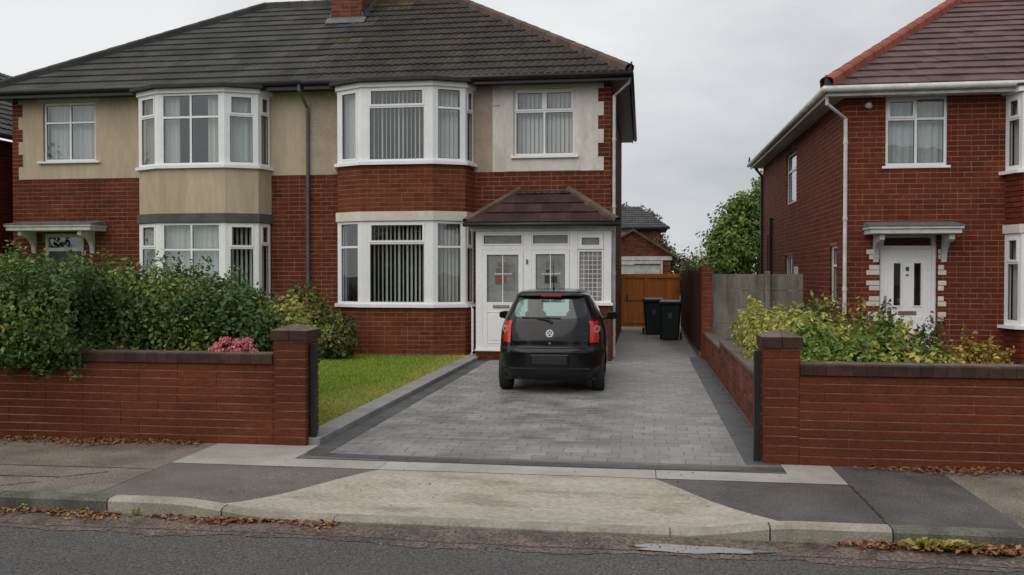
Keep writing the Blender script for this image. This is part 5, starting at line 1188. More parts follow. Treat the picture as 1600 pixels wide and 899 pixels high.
TF = [(.20, 3.35), (.3, 3.55), (.45, 3.62), (.6, 3.6), (.72, 3.5), (.82, 3.3), (.90, 3.0), (.96, 2.78), (1.02, 2.66), (1.1, 2.55), (1.2, 2.41), (1.3, 2.25), (1.4, 2.05), (1.46, 1.9), (1.505, 1.72), (1.53, 1.55), (1.545, 1.4), (1.55, 1.34)]
NA, NZ = 620, 150
zs = [.20 + (1.55 - .20) * (1 - (1 - i / NZ) ** 1.35) for i in range(NZ + 1)]
# uneven angles so that corners and flanks get enough columns
def slice_pt(th, z):
    w, r, f = ip(TW, z), ip(TR, z), ip(TF, z); yc = (r + f) / 2; hl = (f - r) / 2
    c, s = math.cos(th), math.sin(th); nx = 4.6 if z < .9 else 4.6 - (z - .9) * 1.2; nx = max(nx, 3.6)
    x = w * math.copysign(abs(c) ** (2 / nx), c); y = yc + hl * math.copysign(abs(s) ** (2 / nx), s)
    if y > 2.2: x *= 1 - .10 * min(1, (y - 2.2) / 1.3)
    bow = .05 * (1 - min(1, (x / .8) ** 2)) if y < yc else 0
    return x, y - (bow if z < 1.42 else bow * .5), z
ths = []
_t = np.linspace(0, 2 * math.pi, 12001); _p = np.array([slice_pt(t, .9)[:2] for t in _t]); _d = np.linalg.norm(np.diff(_p, axis=0), axis=1) * np.where(_p[:-1, 1] < .6, 3.0, 1.0)
_c = np.concatenate([[0], np.cumsum(_d)]); ths = list(np.interp(np.arange(NA) / NA * _c[-1], _c, _t))       # columns spaced along the outline, closest at the tail
grid = [[slice_pt(t, z) for t in ths] for z in zs]
def cls(x, y, z):
    ax = abs(x)
    rear = y < .62 and ax < .8
    for yc in (.62, 2.98):
        if ax > .45 and (y - yc) ** 2 + (z - .29) ** 2 < .335 ** 2: return None
    if y < .75 and z < 1.6:
        # rear screen
        cz, hz_, hw = 1.255, .175, .655 - (z - 1.08) * .38
        if 1.078 < z < 1.425 and ax < hw and y < .6:
            gz, gh, gw = 1.255, .14, .565 - (z - 1.12) * .27
            if ((abs(z - gz) / gh) ** 4 + (ax / gw) ** 6) < 1: return 'rear_glass'
            return 'rear_screen_surround'
        inner = .585 - max(0, (z - 1.0)) * .25
        if .755 < z < 1.10 and ax > inner:
            outer_y = .30 - (z - .775) * .1
            if y < outer_y - (.0 if z > .8 else .03) and (z - .755) > (ax - .73) * .25: return 'tail_lamp'
        if z > .675 and ax < inner - .0 and y < .45 and z < 1.08:
            if z < .70 and ax > inner - .03: return 'body'
            if ax > inner - .012 or z < .688: return 'gap'
            return 'tailgate'
        if z < .675 and y < .5: return 'bumper' if z > .33 else 'lower_bumper'
    if z < .26: return 'lower_bumper'
    if 1.02 < z < 1.43 and ax > .45 and y < 2.55:
        ya, yb = .78 + (z - 1.02) * .35, 2.36 - (z - 1.02) * .98
        if ya < y < yb: return 'gloss' if (1.40 < y < 1.46) else 'side_glass'
    if 1.03 < z < 1.475 and y > 1.8:
        r_, f_ = ip(TF, z), ip(TW, z)
        r0_ = ip(TR, z); yc_ = (r0_ + r_) / 2
        if y > yc_ + .62 * (r_ - yc_) and ax < f_ * .90: return 'windscreen'
    return 'body'
parts = {}
for i in range(NZ):
    for j in range(NA):
        k = (j + 1) % NA; q4 = [grid[i][j], grid[i][k], grid[i + 1][k], grid[i + 1][j]]
        c = [sum(p[a] for p in q4) / 4 for a in range(3)]; t = cls(*c)
        if t: parts.setdefault(t, []).append((i, j))
def car_part(key, name, mat, label=None, push=0.0, smooth=True):
    L_ = parts.get(key, []); vm = {}; vs = []; fs = []
    for i, j in L_:
        f = []
        for a, b in ((i, j), (i, (j + 1) % NA), (i + 1, (j + 1) % NA), (i + 1, j)):
            if (a, b) not in vm:
                vm[(a, b)] = len(vs); x, y, z = grid[a][b]
                if push:
                    d = Vector((x, y - 1.8, (z - .8) * .4)).normalized(); x, y, z = x + d.x * push, y + d.y * push, z + d.z * push
                vs.append((x, y, z))
            f.append(vm[(a, b)])
        fs.append(tuple(f))
    me = bpy.data.meshes.new(name); me.from_pydata(vs, [], fs)
    for p in me.polygons: p.use_smooth = smooth
    return link_mesh(name, me, mat, car, None, label)
body = car_part('body', 'body', mt['paint'])
top = [tuple(grid[NZ][j]) for j in range(NA)]; me = bpy.data.meshes.new('roof_cap'); me.from_pydata(top, [], [tuple(range(NA))]); link_mesh('roof_cap', me, mt['paint'], body)
car_part('bumper', 'rear_bumper', mt['paint']); car_part('lower_bumper', 'lower_trim', mt['car_plastic']); tg = car_part('tailgate', 'tailgate', mt['paint'])
car_part('gap', 'shut_line', mt['rubber'], push=-.012); car_part('rear_screen_surround', 'rear_screen_surround', mt['gloss_black']); car_part('rear_glass', 'rear_window', mt['car_glass'])
car_part('side_glass', 'side_window', mt['car_glass']); car_part('gloss', 'door_pillar', mt['gloss_black']); car_part('windscreen', 'windscreen', mt['car_glass'])
# tail lamps: one object each side
full = parts.get('tail_lamp', []); 
for s in (-1, 1):
    parts['tl'] = [q for q in full if s * sum(grid[q[0]][q[1]][0] for _ in (0,)) > 0]; tl = car_part('tl', 'tail_lamp', mt['red_lens'], push=.006)
    vs, fs = [], []
    # round clear reversing lens, laid on the lamp surface
    def onsurf(x, z, out=.012):
        # rear surface depth at (x, z)
        w, r, f = ip(TW, z), ip(TR, z), ip(TF, z); nx = 4.6 if z < .9 else max(3.6, 4.6 - (z - .9) * 1.2); c = min(.9999, abs(x) / w) ** (nx / 2); sn = math.sqrt(1 - c * c); y = (r + f) / 2 - (f - r) / 2 * sn ** (2 / nx); return (x, y - .05 * (1 - min(1, (x / .8) ** 2)) - out, z)
    for (cx_, cz_, r_, mt_, nm, out) in ((.69, .955, .05, 'clear_lens', 'reversing_lens', .014), (.69, .955, .024, 'red_lens', 'lens_centre', .019), (.68, 1.045, .03, 'red_lens', 'lamp_bulb_ring', .014)):
        vs = [onsurf(s * cx_, cz_, out + .004)] + [onsurf(s * (cx_ + r_ * math.cos(2 * math.pi * k / 20)), cz_ + r_ * math.sin(2 * math.pi * k / 20) * 1.1, out) for k in range(20)]
        me = bpy.data.meshes.new(nm); me.from_pydata(vs, [], [(0, 1 + k, 1 + (k + 1) % 20) for k in range(20)]); link_mesh(nm, me, mt[mt_], tl)
O = Vector((CX0, CY0, CZ0))
class CB(MB):
    def build(s, *a, **k): s.v = [(x + O.x, y + O.y, z + O.z) for x, y, z in s.v]; return MB.build(s, *a, **k)
CB().box(-.68, .68, .25, 3.3, .19, .24).build('underbody', mt['car_plastic'], car)
CB().box(-.62, .62, .12, .4, .235, .36).build('rear_valance', mt['car_plastic'], car, bevel=.02)
CB().box(-.66, .66, .35, 2.7, .245, .5).build('cabin_floor', mt['seat'], car)
q = CB(); q.tube([(-.45, .5, .2), (-.45, .02 + .12, .23), (-.45, .06, .23)], .028, 10); q.build('exhaust', mt['car_plastic'], car)
for yc in (.62, 2.98):
    for s in (-1, 1):
        q = CB(); R_, w = .295, .19; xo = s * .80; xi = s * (.80 - w); prof = [(xi, R_ * .62), (xi, R_ * .93), (xi + s * .02, R_ * .99), (xi + s * w * .3, R_), (xi + s * w * .7, R_), (xo - s * .02, R_ * .985), (xo, R_ * .93), (xo - s * .004, R_ * .62)]
        n = 36
        for j in range(n):
            a = 2 * math.pi * j / n; q.v += [(x, yc + r * math.cos(a), R_ - .003 + r * math.sin(a)) for x, r in prof]
        m = len(prof)
        for j in range(n):
            for k in range(m - 1): a, b = j * m, ((j + 1) % n) * m; q.f.append((a + k, b + k, b + k + 1, a + k + 1))
        wh = q.build('wheel', mt['rubber'], car, smooth=True)
        q = CB(); q.tube([(xi + s * .02, yc, R_ - .003), (xo - s * .02, yc, R_ - .003)], R_ * .62, 24); q.build('rim', mt['silver'], wh)
        q = CB(); n = 16                                  # arch liner
        for j in range(n + 1):
            a = math.pi * j / n; q.v += [(s * .44, yc + .34 * math.cos(a), .29 + .34 * math.sin(a)), (s * .79, yc + .34 * math.cos(a), .29 + .34 * math.sin(a))]
        q.v += [(s * .44, yc, .29)]
        for j in range(n): q.f += [(2 * j, 2 * j + 2, 2 * j + 3, 2 * j + 1), (2 * n + 2, 2 * j, 2 * j + 2)]
        q.v = [(x if abs(x) < .5 else s * (ip(TW, max(.2, z)) - .09), y, z) for x, y, z in q.v]
        q.build('wheel_arch', mt['car_plastic'], car)
# mirrors
for s in (-1, 1):
    q = CB(); n = 14
    for i in range(n + 1):
        ph = math.pi * i / n
        for j in range(n):
            th = 2 * math.pi * j / n; ex = lambda v, p: math.copysign(abs(v) ** p, v); q.v.append((s * (.915 + .095 * ex(math.cos(ph), .75)), 2.06 + .055 * ex(math.sin(ph), .7) * math.cos(th), 1.075 + .07 * ex(math.sin(ph), .6) * math.sin(th) * (1.0 if s * math.cos(ph) * s < .2 else .9)))
    for i in range(n):
        for j in range(n): q.f.append((i * n + j, i * n + (j + 1) % n, (i + 1) * n + (j + 1) % n, (i + 1) * n + j))
    mr_ = q.build('wing_mirror', mt['car_plastic'], car, smooth=True)
    q = CB(); q.tube([(s * .70, 2.1, 1.0), (s * .84, 2.08, 1.045)], .025, 8); q.build('mirror_stalk', mt['car_plastic'], mr_)
    q = CB(); q.box(s * .84, s * .99, 2.005, 2.012, 1.03, 1.125) if s > 0 else q.box(-.99, -.84, 2.005, 2.012, 1.03, 1.125); q.build('mirror_glass', mt['gloss_black'], mr_)
# high brake lamp, aerial, wiper, badge, plate, lettering marks
q = CB(); q.box(-.14, .16, .205, .30, 1.425, 1.463); q.build('brake_lamp', mt['brake_lens'], car, bevel=.008)
q = CB(); q.tube([(0.0, .95, 1.53), (0, .93, 1.56)], [.022, .014], 8); q.tube([(0, .93, 1.56), (0, .80, 1.88)], [.007, .005], 6); q.build('aerial', mt['car_plastic'], car)
q = CB(); y0 = .10
def sp(x, z, o): p = onsurf(x, z, o); return p
q.tube([sp(.02, 1.075, .03), sp(-.08, 1.112, .035), sp(-.2, 1.122, .03)], [.017, .012, .008], 8); q.tube([sp(-.42, 1.128, .02), sp(-.28, 1.13, .022), sp(.0, 1.128, .022), sp(.16, 1.12, .02)], .0075, 6); q.tube([sp(.02, 1.055, .0), sp(.02, 1.075, .04)], .024, 10); q.build('rear_wiper', mt['car_plastic'], car)
bz = .90; bc = Vector(sp(0, bz, .012)); tl_ = .2
def disc(name, r0, r1, mat, out, par, n=36, squash=1):
    q = CB(); 
    for k in range(n):
        a = 2 * math.pi * k / n
        for r, o in ((r0, out), (r1, out), (r1, out - .012)): q.v.append((bc.x + r * math.cos(a), bc.y - o + (r * math.sin(a)) * .2, bc.z + r * math.sin(a)))
    for k in range(n):
        b = (k + 1) % n; q.f += [(3 * k, 3 * b, 3 * b + 1, 3 * k + 1), (3 * k + 1, 3 * b + 1, 3 * b + 2, 3 * k + 2)]
    if r0 < .001: pass
    return q.build(name, mat, par)
bd = disc('badge', .0, .054, mt['slate'], .004, car); disc('badge_ring', .042, .055, mt['chrome'], .012, bd)
q = CB()
def stroke(x0, z0, x1, z1, w=.009):
    d = Vector((x1 - x0, 0, z1 - z0)).normalized(); nx_, nz_ = -d.z * w / 2, d.x * w / 2; f = lambda x, z: (bc.x + x, bc.y - .012 + z * .2, bc.z + z); g = lambda x, z: (bc.x + x, bc.y - .003 + z * .2, bc.z + z)
    P = [(x0 - nx_, z0 - nz_), (x1 - nx_, z1 - nz_), (x1 + nx_, z1 + nz_), (x0 + nx_, z0 + nz_)]; q.hexa([g(*p) for p in P] + [f(*p) for p in P])
for a in ((-.036, .010, -.019, -.030), (-.019, -.030, -.003, .004), (.003, .004, .019, -.030), (.019, -.030, .036, .010), (-.022, .030, 0, -.002), (0, -.002, .022, .030)): stroke(*a)
q.build('badge_emblem', mt['chrome'], bd)
q = CB(); q.tube([(0, bc.y - .0 - .03, .755), (0, bc.y + .03, .755)], .014, 12); q.build('boot_lock', mt['silver'], car)
q = CB(); yb_ = sp(0, .51, 0)[1]; q.box(-.285, .285, yb_ - .016, yb_ + .06, .425, .59); q.build('number_plate_recess', mt['gloss_black'], car, bevel=.01)
q = CB(); q.box(-.255, .255, yb_ - .024, yb_ - .0165, .452, .563); q.build('number_plate', mt['plate'], car, bevel=.003)
q = CB(); q.box(-.6, .6, yb_ + .0, yb_ + .05, .375, .392); q.build('bumper_strip', mt['car_plastic'], car, bevel=.004)
for (xa, xb_, z) in ((-.53, -.44, .925), (.50, .545, .90), (.49, .55, .79), (-.52, -.45, .79)):
    q = CB(); n = 5
    for k in range(n):
        x = xa + (xb_ - xa) * k / n; p = sp(x, z, 0); q.box(x, x + (xb_ - xa) / n * .7, p[1] - .006, p[1] + .01, z - .007, z + .007)
    q.build('boot_lettering', mt['pipe_grey'], car)
# interior
def seat(x, y, sz, hr, name='front_seat'):
    q = CB(); q.box(x - .22, x + .22, y - .1, y + .42, .45, .62); q.hexa([(x - .22, y - .12, .55), (x + .22, y - .12, .55), (x + .22, y + .03, .55), (x - .22, y + .03, .55), (x - .17, y - .28, sz), (x + .17, y - .28, sz), (x + .17, y - .18, sz), (x - .17, y - .18, sz)])
    st = q.build(name, mt['seat'], car, bevel=.04); q = CB(); q.box(x - .13, x + .13, y - .30, y - .19, sz - .03, sz + hr - .02); q.build('headrest', mt['seat'], st, bevel=.05)
seat(-.34, 1.75, 1.17, .24); seat(.34, 1.75, 1.17, .24)
q = CB(); q.hexa([(-.6, .72, .55), (.6, .72, .55), (.6, .85, .55), (-.6, .85, .55), (-.55, .60, .98), (.55, .60, .98), (.55, .69, .98), (-.55, .69, .98)]); q.build('rear_bench', mt['seat'], car, bevel=.02)
for x in (-.3, .3): CB().box(x - .12, x + .12, .62, .70, .99, 1.05).build('rear_headrest', mt['seat'], car, bevel=.025)
q = CB(); q.box(-.62, .62, 2.35, 2.75, .85, .97); q.build('dashboard', mt['car_plastic'], car, bevel=.03)
q = CB(); n = 24
q.tube([(.34 + .17 * math.cos(2 * math.pi * k / n), 2.22 - .17 * math.sin(2 * math.pi * k / n) * .35, 1.0 + .17 * math.sin(2 * math.pi * k / n)) for k in range(n + 1)], .014, 8, cap=False); q.build('steering_wheel', mt['car_plastic'], car)
CB().box(-.09, .09, 2.13, 2.16, 1.33, 1.385).build('interior_mirror', mt['car_plastic'], car, bevel=.01)
q = CB()
for s in (-1, 1): q.box(s * .69 - .03, s * .69 + .03, 3.35, 3.42, .62, .76)
q.build('headlamp', mt['clear_lens'], car, bevel=.01)
car.rotation_euler = (0, 0, R(1.8))

# ------------------------------------------------------------ wheelie bins
def wbin(x, y, rz, label):
    t = thing('wheelie_bin', (0, 0, 0), label, 'bin', 'dark green wheelie bins')
    q = MB(); prof = [(-.21, -.24, .04), (-.26, -.31, .96)]
    q.hexa([(-.21, -.22, .03), (.21, -.22, .03), (.21, .24, .03), (-.21, .24, .03), (-.27, -.33, .96), (.27, -.33, .96), (.27, .33, .96), (-.27, .33, .96)]); q.build('bin_body', mt['bin'], t, bevel=.03)
    q = MB(); q.box(-.295, .295, -.36, .35, .955, .99); q.build('rim', mt['bin'], t, bevel=.012)
    q = MB(); n = 10
    for i in range(n + 1):
        a = i / n; yy = -.385 + a * .77; h = 1.0 + .075 * math.sin(math.pi * min(1, a * .9 + .1)) ** .6
        q.v += [(-.30, yy, .992), (-.26, yy, h), (.26, yy, h), (.30, yy, .992)]
    for i in range(n):
        for k in range(3): q.f.append((4 * i + k, 4 * i + k + 1, 4 * i + 5 + k, 4 * i + 4 + k))
    q.f += [(0, 1, 2, 3), (4 * n + 3, 4 * n + 2, 4 * n + 1, 4 * n)]; q.build('lid', mt['bin'], t, bevel=.006)
    q = MB(); q.tube([(-.24, .40, .97), (.24, .40, .97)], .018, 8); 
    for s in (-1, 1): q.tube([(s * .2, .34, .95), (s * .2, .40, .97)], .015, 6)
    q.build('handle', mt['bin'], t)
    for s in (-1, 1): q = MB(); q.tube([(s * .235, .24, .10), (s * .29, .24, .10)], .10, 16); q.build('wheel', mt['rubber'], t)
    q = MB(); q.hexa([(-.05, -.302, .60), (.05, -.302, .60), (.05, -.28, .60), (-.05, -.28, .60), (-.05, -.325, .74), (.05, -.325, .74), (.05, -.3, .74), (-.05, -.3, .74)]); q.build('sticker', mt['pipe_grey'], t)
    t.location = (x, y, .0); t.rotation_euler = (0, 0, rz); return t
wbin(.74, 24.2, R(-4), 'nearer dark green wheelie bin, standing against the brown fence'); wbin(.30, 26.2, R(3), 'farther dark green wheelie bin, half hidden behind the other by the orange gate')

# ------------------------------------------------------------ PLANTS
rg = random.Random(21)
bl = []
for x in np.arange(-8.8, -4.55, .42):
    h = 1.88 + .1 * math.sin(x * 2.1) - max(0, (x + 6.9)) * .16; 
    bl.append((x, 9.75 + rg.uniform(-.08, .08), h * .5 + .12, .42, .62 + rg.uniform(-.05, .08), h * .5)); bl.append((x + .2, 9.9, h - .38, .38, .5, .34 + rg.uniform(-.04, .07)))
for x in np.arange(-8.8, -6.0, .35): bl.append((x, 9.0 + rg.uniform(-.05, .1), 1.32 + rg.uniform(-.05, .05), .34, .5, .62))
bl.append((-6.15, 8.98, 1.12, .28, .32, .30)); bl.append((-6.6, 8.92, 1.05, .4, .3, .3))
shrub('hedge', 'tall dense green hedge behind the left garden wall, spilling over its coping', 'hedge', (-6.4, 9.7, .1), bl, 100000, .036, [mt['lf_hedge'], mt['lf_hedge'], mt['lf_hedge2']], stems=40, lo=.62, twigs=260, keep=lambda P: ~((P[:, 0] > -5.95) & (P[:, 1] < 9.22)))
bl = [(-5.9, 12.2, .85, .6, .6, .7), (-5.5, 12.2, .85, .4, .5, .45), (-6.6, 12.0, .95, .6, .6, .75)]
shrub('shrub', 'green shrub with yellowing leaves just behind the left brick pier', 'shrub', (-5.7, 12.4, .1), bl, 9000, .045, [mt['lf_hedge'], mt['lf_shrub'], mt['lf_hedge']], stems=10, twigs=90)
bl = [(-4.45, 9.9, 1.0, .38, .3, .42), (-4.05, 9.9, .95, .3, .28, .45)]
shrub('shrub', 'leafy shrub with a few yellow leaves around the pink flowers', 'shrub', (-4.3, 9.9, .1), bl, 3200, .04, [mt['lf_shrub'], mt['lf_hedge2'], mt['lf_yellow']], stems=6, twigs=25)
bl = [(-6.15, 17.3, .5, .42, .4, .45), (-6.6, 17.4, .65, .45, .4, .55), (-7.05, 17.9, .75, .5, .45, .7)]
shrub('shrub', 'dark green shrub against the house wall at the far left of the lawn', 'shrub', (-6.4, 17.4, .1), bl, 9000, .05, [mt['lf_shrub'], mt['lf_hedge'], mt['lf_brown'], mt['lf_hedge2']], stems=10, twigs=40, zmin=.1)
# pink flowers
fl = thing('rose_bush', (-4.35, 9.45, .1), 'rose bush with clustered pink blooms showing above the left garden wall', 'flowers')
st = MB(); k = 0
for (x, z, r) in ((-4.46, 1.08, .06), (-4.33, 1.06, .06), (-4.22, 1.075, .05), (-4.56, 1.02, .05), (-4.5, .96, .06), (-4.38, .985, .075), (-4.30, .96, .065), (-4.2, 1.0, .06), (-4.13, .95, .05), (-4.28, .90, .05), (-4.12, .91, .04), (-4.62, .97, .045)):
    y = 9.13 + rg.uniform(-.03, .03); P, Nn = blob_points([(x, y, z, r, r, r * .7)], 110, .4, 1.1); leaf_mesh('bloom', P, Nn, .022, mt['petal'], fl, elong=1.1); st.tube([(x * .5 - 2.2, 9.4, .1), (x, y + .05, z - .3), (x, y, z)], [.01, .007, .004], 5)
st.build('stem', mt['bark'], fl)
P, Nn = blob_points([(-4.35, 9.4, .75, .35, .15, .2)], 700, .5, 1.1); leaf_mesh('foliage', P, Nn, .035, mt['lf_hedge'], fl)
P, Nn = blob_points([(-4.36, 9.2, 1.06, .05, .05, .035)], 60, .4, 1.1); leaf_mesh('bloom', P, Nn, .02, mt['stone'], fl, elong=1.1)
# right-hand bed
shrub('shrub', 'big yellow-green shrub behind the right brick pier and the retaining wall', 'shrub', (1.9, 12.3, .45), [(1.75, 10.9, .75, .33, .8, .36), (1.68, 12.4, .76, .28, .9, .42), (2.1, 12.0, .76, .45, .8, .38), (2.6, 12.4, .66, .4, .6, .34), (1.75, 14.5, .78, .3, .9, .42), (2.2, 14.2, .76, .4, .7, .42)], 14000, .036, [mt['lf_yellow'], mt['lf_yellow'], mt['lf_bright'], mt['lf_yellow']], stems=26, lo=.45, twigs=240, elong=2.4, lump=.28)
shrub('shrub', 'low bright green shrub filling the bed just behind the right garden wall', 'shrub', (2.1, 9.6, .5), [(1.75, 9.7, .86, .3, .35, .32), (2.15, 9.5, .80, .35, .35, .30), (2.55, 9.6, .78, .35, .35, .28), (2.9, 9.5, .74, .26, .3, .25)], 9000, .045, [mt['lf_bright'], mt['lf_bright'], mt['lf_yellow']], stems=12, twigs=70, lo=.5)
shrub('shrub', 'slender upright shrub with sparse leaves in front of the white front door', 'shrub', (2.62, 10.4, .5), [(2.60, 10.4, 1.12, .07, .08, .22), (2.52, 10.4, .85, .15, .15, .2), (2.70, 10.4, 1.18, .07, .06, .12)], 700, .032, [mt['lf_shrub'], mt['lf_hedge2']], stems=8, twigs=14, lo=.3)
shrub('shrub', 'dry brown twiggy plant at the right of the green shrub in the bed', 'shrub', (3.05, 10.2, .5), [(3.0, 10.3, .85, .15, .2, .3), (3.15, 10.3, .98, .12, .15, .28)], 700, .03, [mt['lf_brown'], mt['lf_shrub']], stems=12, twigs=20, lo=.3)
shrub('shrub', 'small orange and yellow plant at the right end of the planted bed', 'shrub', (3.35, 9.9, .5), [(3.3, 9.9, .86, .16, .2, .2), (3.6, 9.9, .82, .16, .2, .18), (3.42, 9.9, .93, .12, .14, .14)], 1700, .032, [mt['lf_orange'], mt['lf_yellow'], mt['lf_orange']], stems=12, twigs=22, lo=.35)
shrub('shrub', 'small green clump of leaves at the right-hand end of the garden bed', 'shrub', (5.0, 9.6, .5), [(5.0, 9.6, .75, .5, .3, .3), (5.8, 9.7, .7, .5, .3, .25)], 2500, .04, [mt['lf_shrub'], mt['lf_hedge2']], stems=8, twigs=10, lo=.4)
shrub('shrub', 'low spreading green plant creeping along the foot of the bed at far right', 'shrub', (3.7, 9.8, .5), [(3.75, 9.8, .68, .4, .3, .15), (4.3, 9.8, .66, .4, .3, .14)], 2200, .035, [mt['lf_shrub'], mt['lf_yellow']], stems=8, twigs=10, lo=.35)
shrub('shrub', 'mid-green shrubs at the foot of the red brick side wall', 'shrub', (3.2, 15.2, .42), [(2.9, 15.2, .75, .5, .8, .5), (3.3, 14.2, .75, .4, .6, .38), (3.25, 12.6, .72, .45, .5, .3)], 5500, .045, [mt['lf_yellow'], mt['lf_brown'], mt['lf_shrub'], mt['lf_bright']], stems=16, twigs=90, lo=.4, elong=2.2)
# trees and bushes far back
def tree(label, base, h, blobs, n, size, mats, group='trees behind the houses'):
    t = thing('broadleaf_tree', base, label, 'tree', group); b = Vector(base); q = MB(); q.tube([b, b + Vector((.05, 0, h * .3)), b + Vector((-.05, 0, h * .6))], [.14, .11, .05], 8)
    for bb in blobs: q.tube([b + Vector((0, 0, h * .3)), (b + Vector((0, 0, h * .3)) + Vector(bb[:3])) / 2 + Vector((0, 0, .2)), Vector(bb[:3])], [.07, .045, .015], 6)
    q.build('trunk', mt['bark'], t); P, Nn = blob_points(blobs, n, .5, 1.12, lump=.3)
    g = RNG.integers(0, len(mats), len(P))
    for k, m in enumerate(mats): leaf_mesh('crown', P[g == k], Nn[g == k], size, m, t)
    return t
tree('leafy green tree beside the back corner of the red brick house', (3.5, 32, 0), 4.6, [(3.6, 32, 2.6, 1.1, 1, 1.1), (2.75, 32, 2.5, .7, .8, .9), (3.1, 32, 3.5, .6, .7, .7), (3.75, 32.2, 3.9, .55, .6, .7), (4.3, 32.3, 4.4, .5, .6, .9), (2.5, 31.8, 1.9, .5, .6, .6), (3.25, 31.7, 4.1, .28, .3, .35)], 11000, .09, [mt['lf_tree'], mt['lf_tree'], mt['lf_hedge2']])
tree('pale distant bush to the right of the garage roof', (1.75, 41, 0), 2.4, [(1.6, 41, 1.9, .7, .6, .75), (2.3, 41, 1.9, .7, .6, .6), (1.2, 41, 2.3, .35, .4, .5)], 2600, .09, [mt['lf_far'], mt['lf_far']])
tree('reddish climbing bush on the corner of the distant house', (1.0, 46, 0), 3.6, [(.9, 46, 3.1, .35, .4, .55), (1.2, 46, 2.5, .45, .4, .6)], 1300, .09, [mt['lf_far'], mt['lf_brown']])
tree('small yellow-green bush behind the brown fence', (1.5, 30.5, 0), 2.3, [(1.55, 30.6, 1.7, .25, .4, .35), (1.9, 30.8, 1.75, .35, .4, .3), (2.1, 30.9, 1.9, .3, .3, .25)], 900, .07, [mt['lf_far'], mt['lf_tree']])
tree('grey-green treetop rising behind the distant dark roof', (-1.0, 56, 0), 6, [(-1.2, 56, 5.2, 1.0, .8, .75), (.1, 56, 5.0, .8, .8, .75)], 2500, .10, [mt['lf_shrub'], mt['lf_far']])

# ------------------------------------------------------------ fallen leaves, weeds
r = rg
def litter(name, n, fx, label, size=.028):
    P = []
    while len(P) < n:
        x, y, z = fx()
        if math.sin(x * 5.3) + math.sin(x * 2.1 + 1) + math.sin(x * 13) * .6 > r.uniform(-2.4, 1.6): P.append((x, y, z))
    P = np.array(P); o = leaf_mesh(name, P, np.tile([0, 0, 1.0], (len(P), 1)), size, mt['leaf_fallen'], None, 'stuff', jitter=.32); return tag(o, label, 'leaves')
def f1():
    x = -8.5 + 6.2 * r.random() ** 1.25; return (x, 6.585 - abs(r.gauss(0, .06)) * (.4 + abs(math.sin(x * 3.3))) - .005, -.105 + abs(r.gauss(0, .006)))
litter('fallen_leaves', 1900, f1, 'brown fallen leaves gathered in the gutter along the left kerb', .026)
def f2():
    x = r.gauss(2.15, .33); return (x, 6.575 - abs(r.gauss(0, .05)), -.10 + abs(r.gauss(0, .015)))
litter('fallen_leaves', 900, f2, 'heap of reddish fallen leaves in the gutter by the dark kerb on the right', .028)
def f3():
    x = -11 + 6.4 * r.random(); return (x, 8.9 - abs(r.gauss(0, .12)) * (1.2 if x < -5.5 else .6), .012 + abs(r.gauss(0, .01)))
litter('fallen_leaves', 2100, f3, 'drift of orange-brown leaves along the foot of the left garden wall', .026)
def f4():
    x = 1.9 + 3.2 * r.random() ** .8; return (x, 8.68 - abs(r.gauss(0, .10)), .012 + abs(r.gauss(0, .01)))
litter('fallen_leaves', 1000, f4, 'brown leaves scattered along the foot of the right garden wall', .026)
def f5(): return (r.uniform(-7, 3.5), 6.27 + r.gauss(0, .12) - (0 if r.random() < .8 else r.random() * .5), -.109)
litter('leaf_crumbs', 900, f5, 'small crumbs of dry leaf spread over the edge of the road', .011)
def f6(): x = r.uniform(-8, 4); y = r.uniform(6.9, 8.7); return (x, y, hf(x, y) + .008)
litter('leaf_crumbs', 330, f6, 'scattered specks of leaf and grit lying on the pavement', .011)
def f7(): return (1.24 - abs(r.gauss(0, .02)), r.uniform(9.2, 18.5), .02)
litter('leaf_crumbs', 260, f7, 'line of dry debris where the driveway meets the retaining wall', .014)
def weed(label, x, y, z, n, w, h, mat, size=.02, name='weed'):
    t = thing(name, (x, y, z), label, 'weed', 'weeds along the kerb'); P = np.array([(x + r.gauss(0, w), y + r.gauss(0, .012), z + abs(r.gauss(0, h))) for _ in range(n)]); leaf_mesh('foliage', P, np.tile([0, -.5, .6], (n, 1)), size, mat, t)
weed('small pale green weed in the gutter at the far left', -4.95, 6.58, -.11, 18, .03, .03, mt['lf_hedge2']); weed('second small weed in the gutter, a little right of the first', -4.65, 6.58, -.11, 14, .025, .025, mt['lf_hedge2'])
weed('weed growing by the kerb joint where the pale kerb begins', -4.42, 6.58, -.115, 26, .05, .02, mt['lf_hedge2']); weed('bright green weed at the foot of the pale kerb on the left', -3.98, 6.58, -.115, 20, .025, .03, mt['lf_hedge2'])
t = thing('grass_tuft', (2.03, 6.57, -.12), 'tuft of long yellow-green grass growing out of the leaves by the dark kerb', 'grass tuft')
n = 260; q = MB()
for i in range(n):
    x = r.gauss(2.03, .09); y = 6.57 + r.gauss(0, .015); a = r.gauss(0, .5); h = r.uniform(.04, .11); w = .002; q.face([(x - w, y, -.12), (x + w, y, -.12), (x + a * h + w * .5, y - r.uniform(0, .6) * h, -.12 + h * .8), (x + a * h * 1.5, y - r.uniform(.2, .9) * h, -.12 + h * r.uniform(.7, 1))])
q.build('blades', mt['grass_dry'], t)
q = MB()
for x in np.arange(2.3, 2.9, .004):
    h = r.uniform(.01, .03); q.face([(x, 6.59, -.115), (x + .004, 6.588, -.115), (x + r.uniform(-.01, .01), 6.57, -.115 + h)])
q.build('moss_blades', mt['grass'], t)

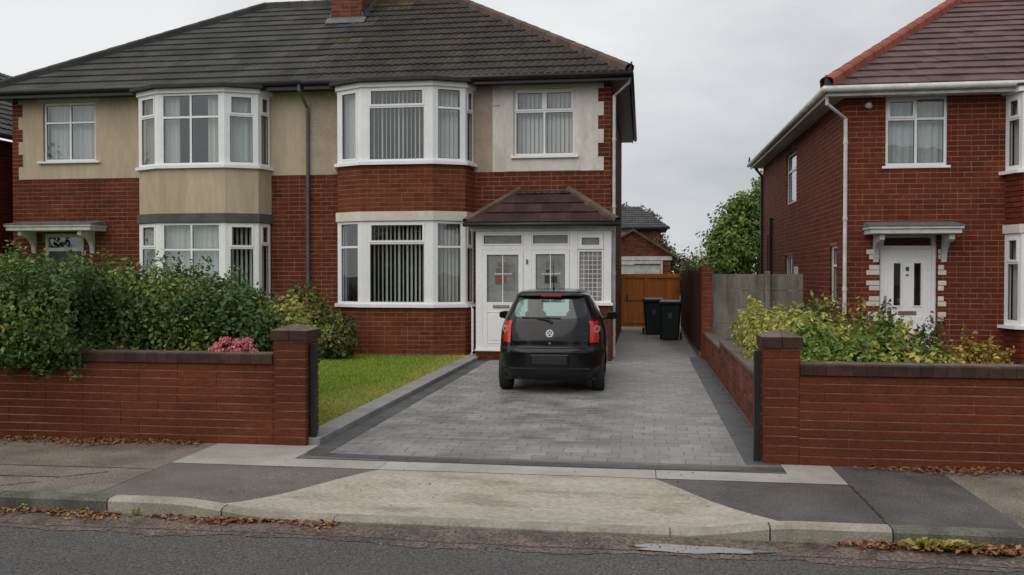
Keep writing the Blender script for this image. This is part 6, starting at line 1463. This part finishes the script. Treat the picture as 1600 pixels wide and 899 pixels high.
# ------------------------------------------------------------ the other side of the street, seen only in the windows and the car paint
MB().box(-60, 60, -6.2, -3.2, -.3, .0).build('pavement_opposite', mt['tar_m'], None, 'structure')
lab = ['plain brick house across the road, left of three', 'plain brick house across the road, middle of three', 'plain brick house across the road, right of three']
for i, xc in enumerate((-19, -3, 13)):
    t = thing('opposite_house', (xc, -16, 0), lab[i], 'house', 'houses across the road'); fo = Fr((xc + 6, -14, 0), R(180)); hl_ = [(1 + a, 2.6 + a, z, z + 1.4) for a in (0, 4, 8) for z in (1, 3.9)]
    wall(fo, 0, 12, 0, 5.9, hl_, .3).build('front_wall', mt['brick_old'], t)
    for h in hl_: window(t, fo, *h, [(1, [(1, 0)]), (1, [(1, 0)])], d=-.05, fill='net')
    MB().box(xc - 6, xc + 6, -23, -14.31, 0, 5.88).build('house_body', mt['brick_old'], t)
    q = MB(); q.face([(xc + 6.4, -13.6, 5.9), (xc - 6.4, -13.6, 5.9), (xc - 3, -18.5, 8.9), (xc + 3, -18.5, 8.9)]); q.face([(xc - 6.4, -13.6, 5.9), (xc - 6.4, -23.4, 5.9), (xc - 3, -18.5, 8.9)]); q.face([(xc + 6.4, -23.4, 5.9), (xc + 6.4, -13.6, 5.9), (xc + 3, -18.5, 8.9)]); q.face([(xc - 6.4, -23.4, 5.9), (xc + 6.4, -23.4, 5.9), (xc + 3, -18.5, 8.9), (xc - 3, -18.5, 8.9)]); q.build('roof', mt['slate'], t)
for i, (x, h, lb) in enumerate(((-11, 6.5, 'tall dark tree across the road on the left'), (5, 5.2, 'rounded tree across the road opposite the drive'))):
    tree(lb, (x, -9, 0), h, [(x, -9, h * .6, 2.0, 1.6, h * .33), (x + .9, -9, h * .8, 1.1, 1, h * .2), (x - 1, -9, h * .5, 1.2, 1, h * .2)], 3500, .2, [mt['lf_shrub']], group='trees across the road')
tree('unseen bush added beyond the left edge to darken the bay window reflection', (-16.2, 17, 0), 5, [(-16.2, 17, 2.4, 1.2, 1.1, 2.3), (-16, 16.6, 4.2, .8, .8, 1.0)], 4000, .09, [mt['lf_hedge']], group='unseen bushes added for reflections')  # out-of-view bush, added so the bay pane mirrors dark leaves instead of sky
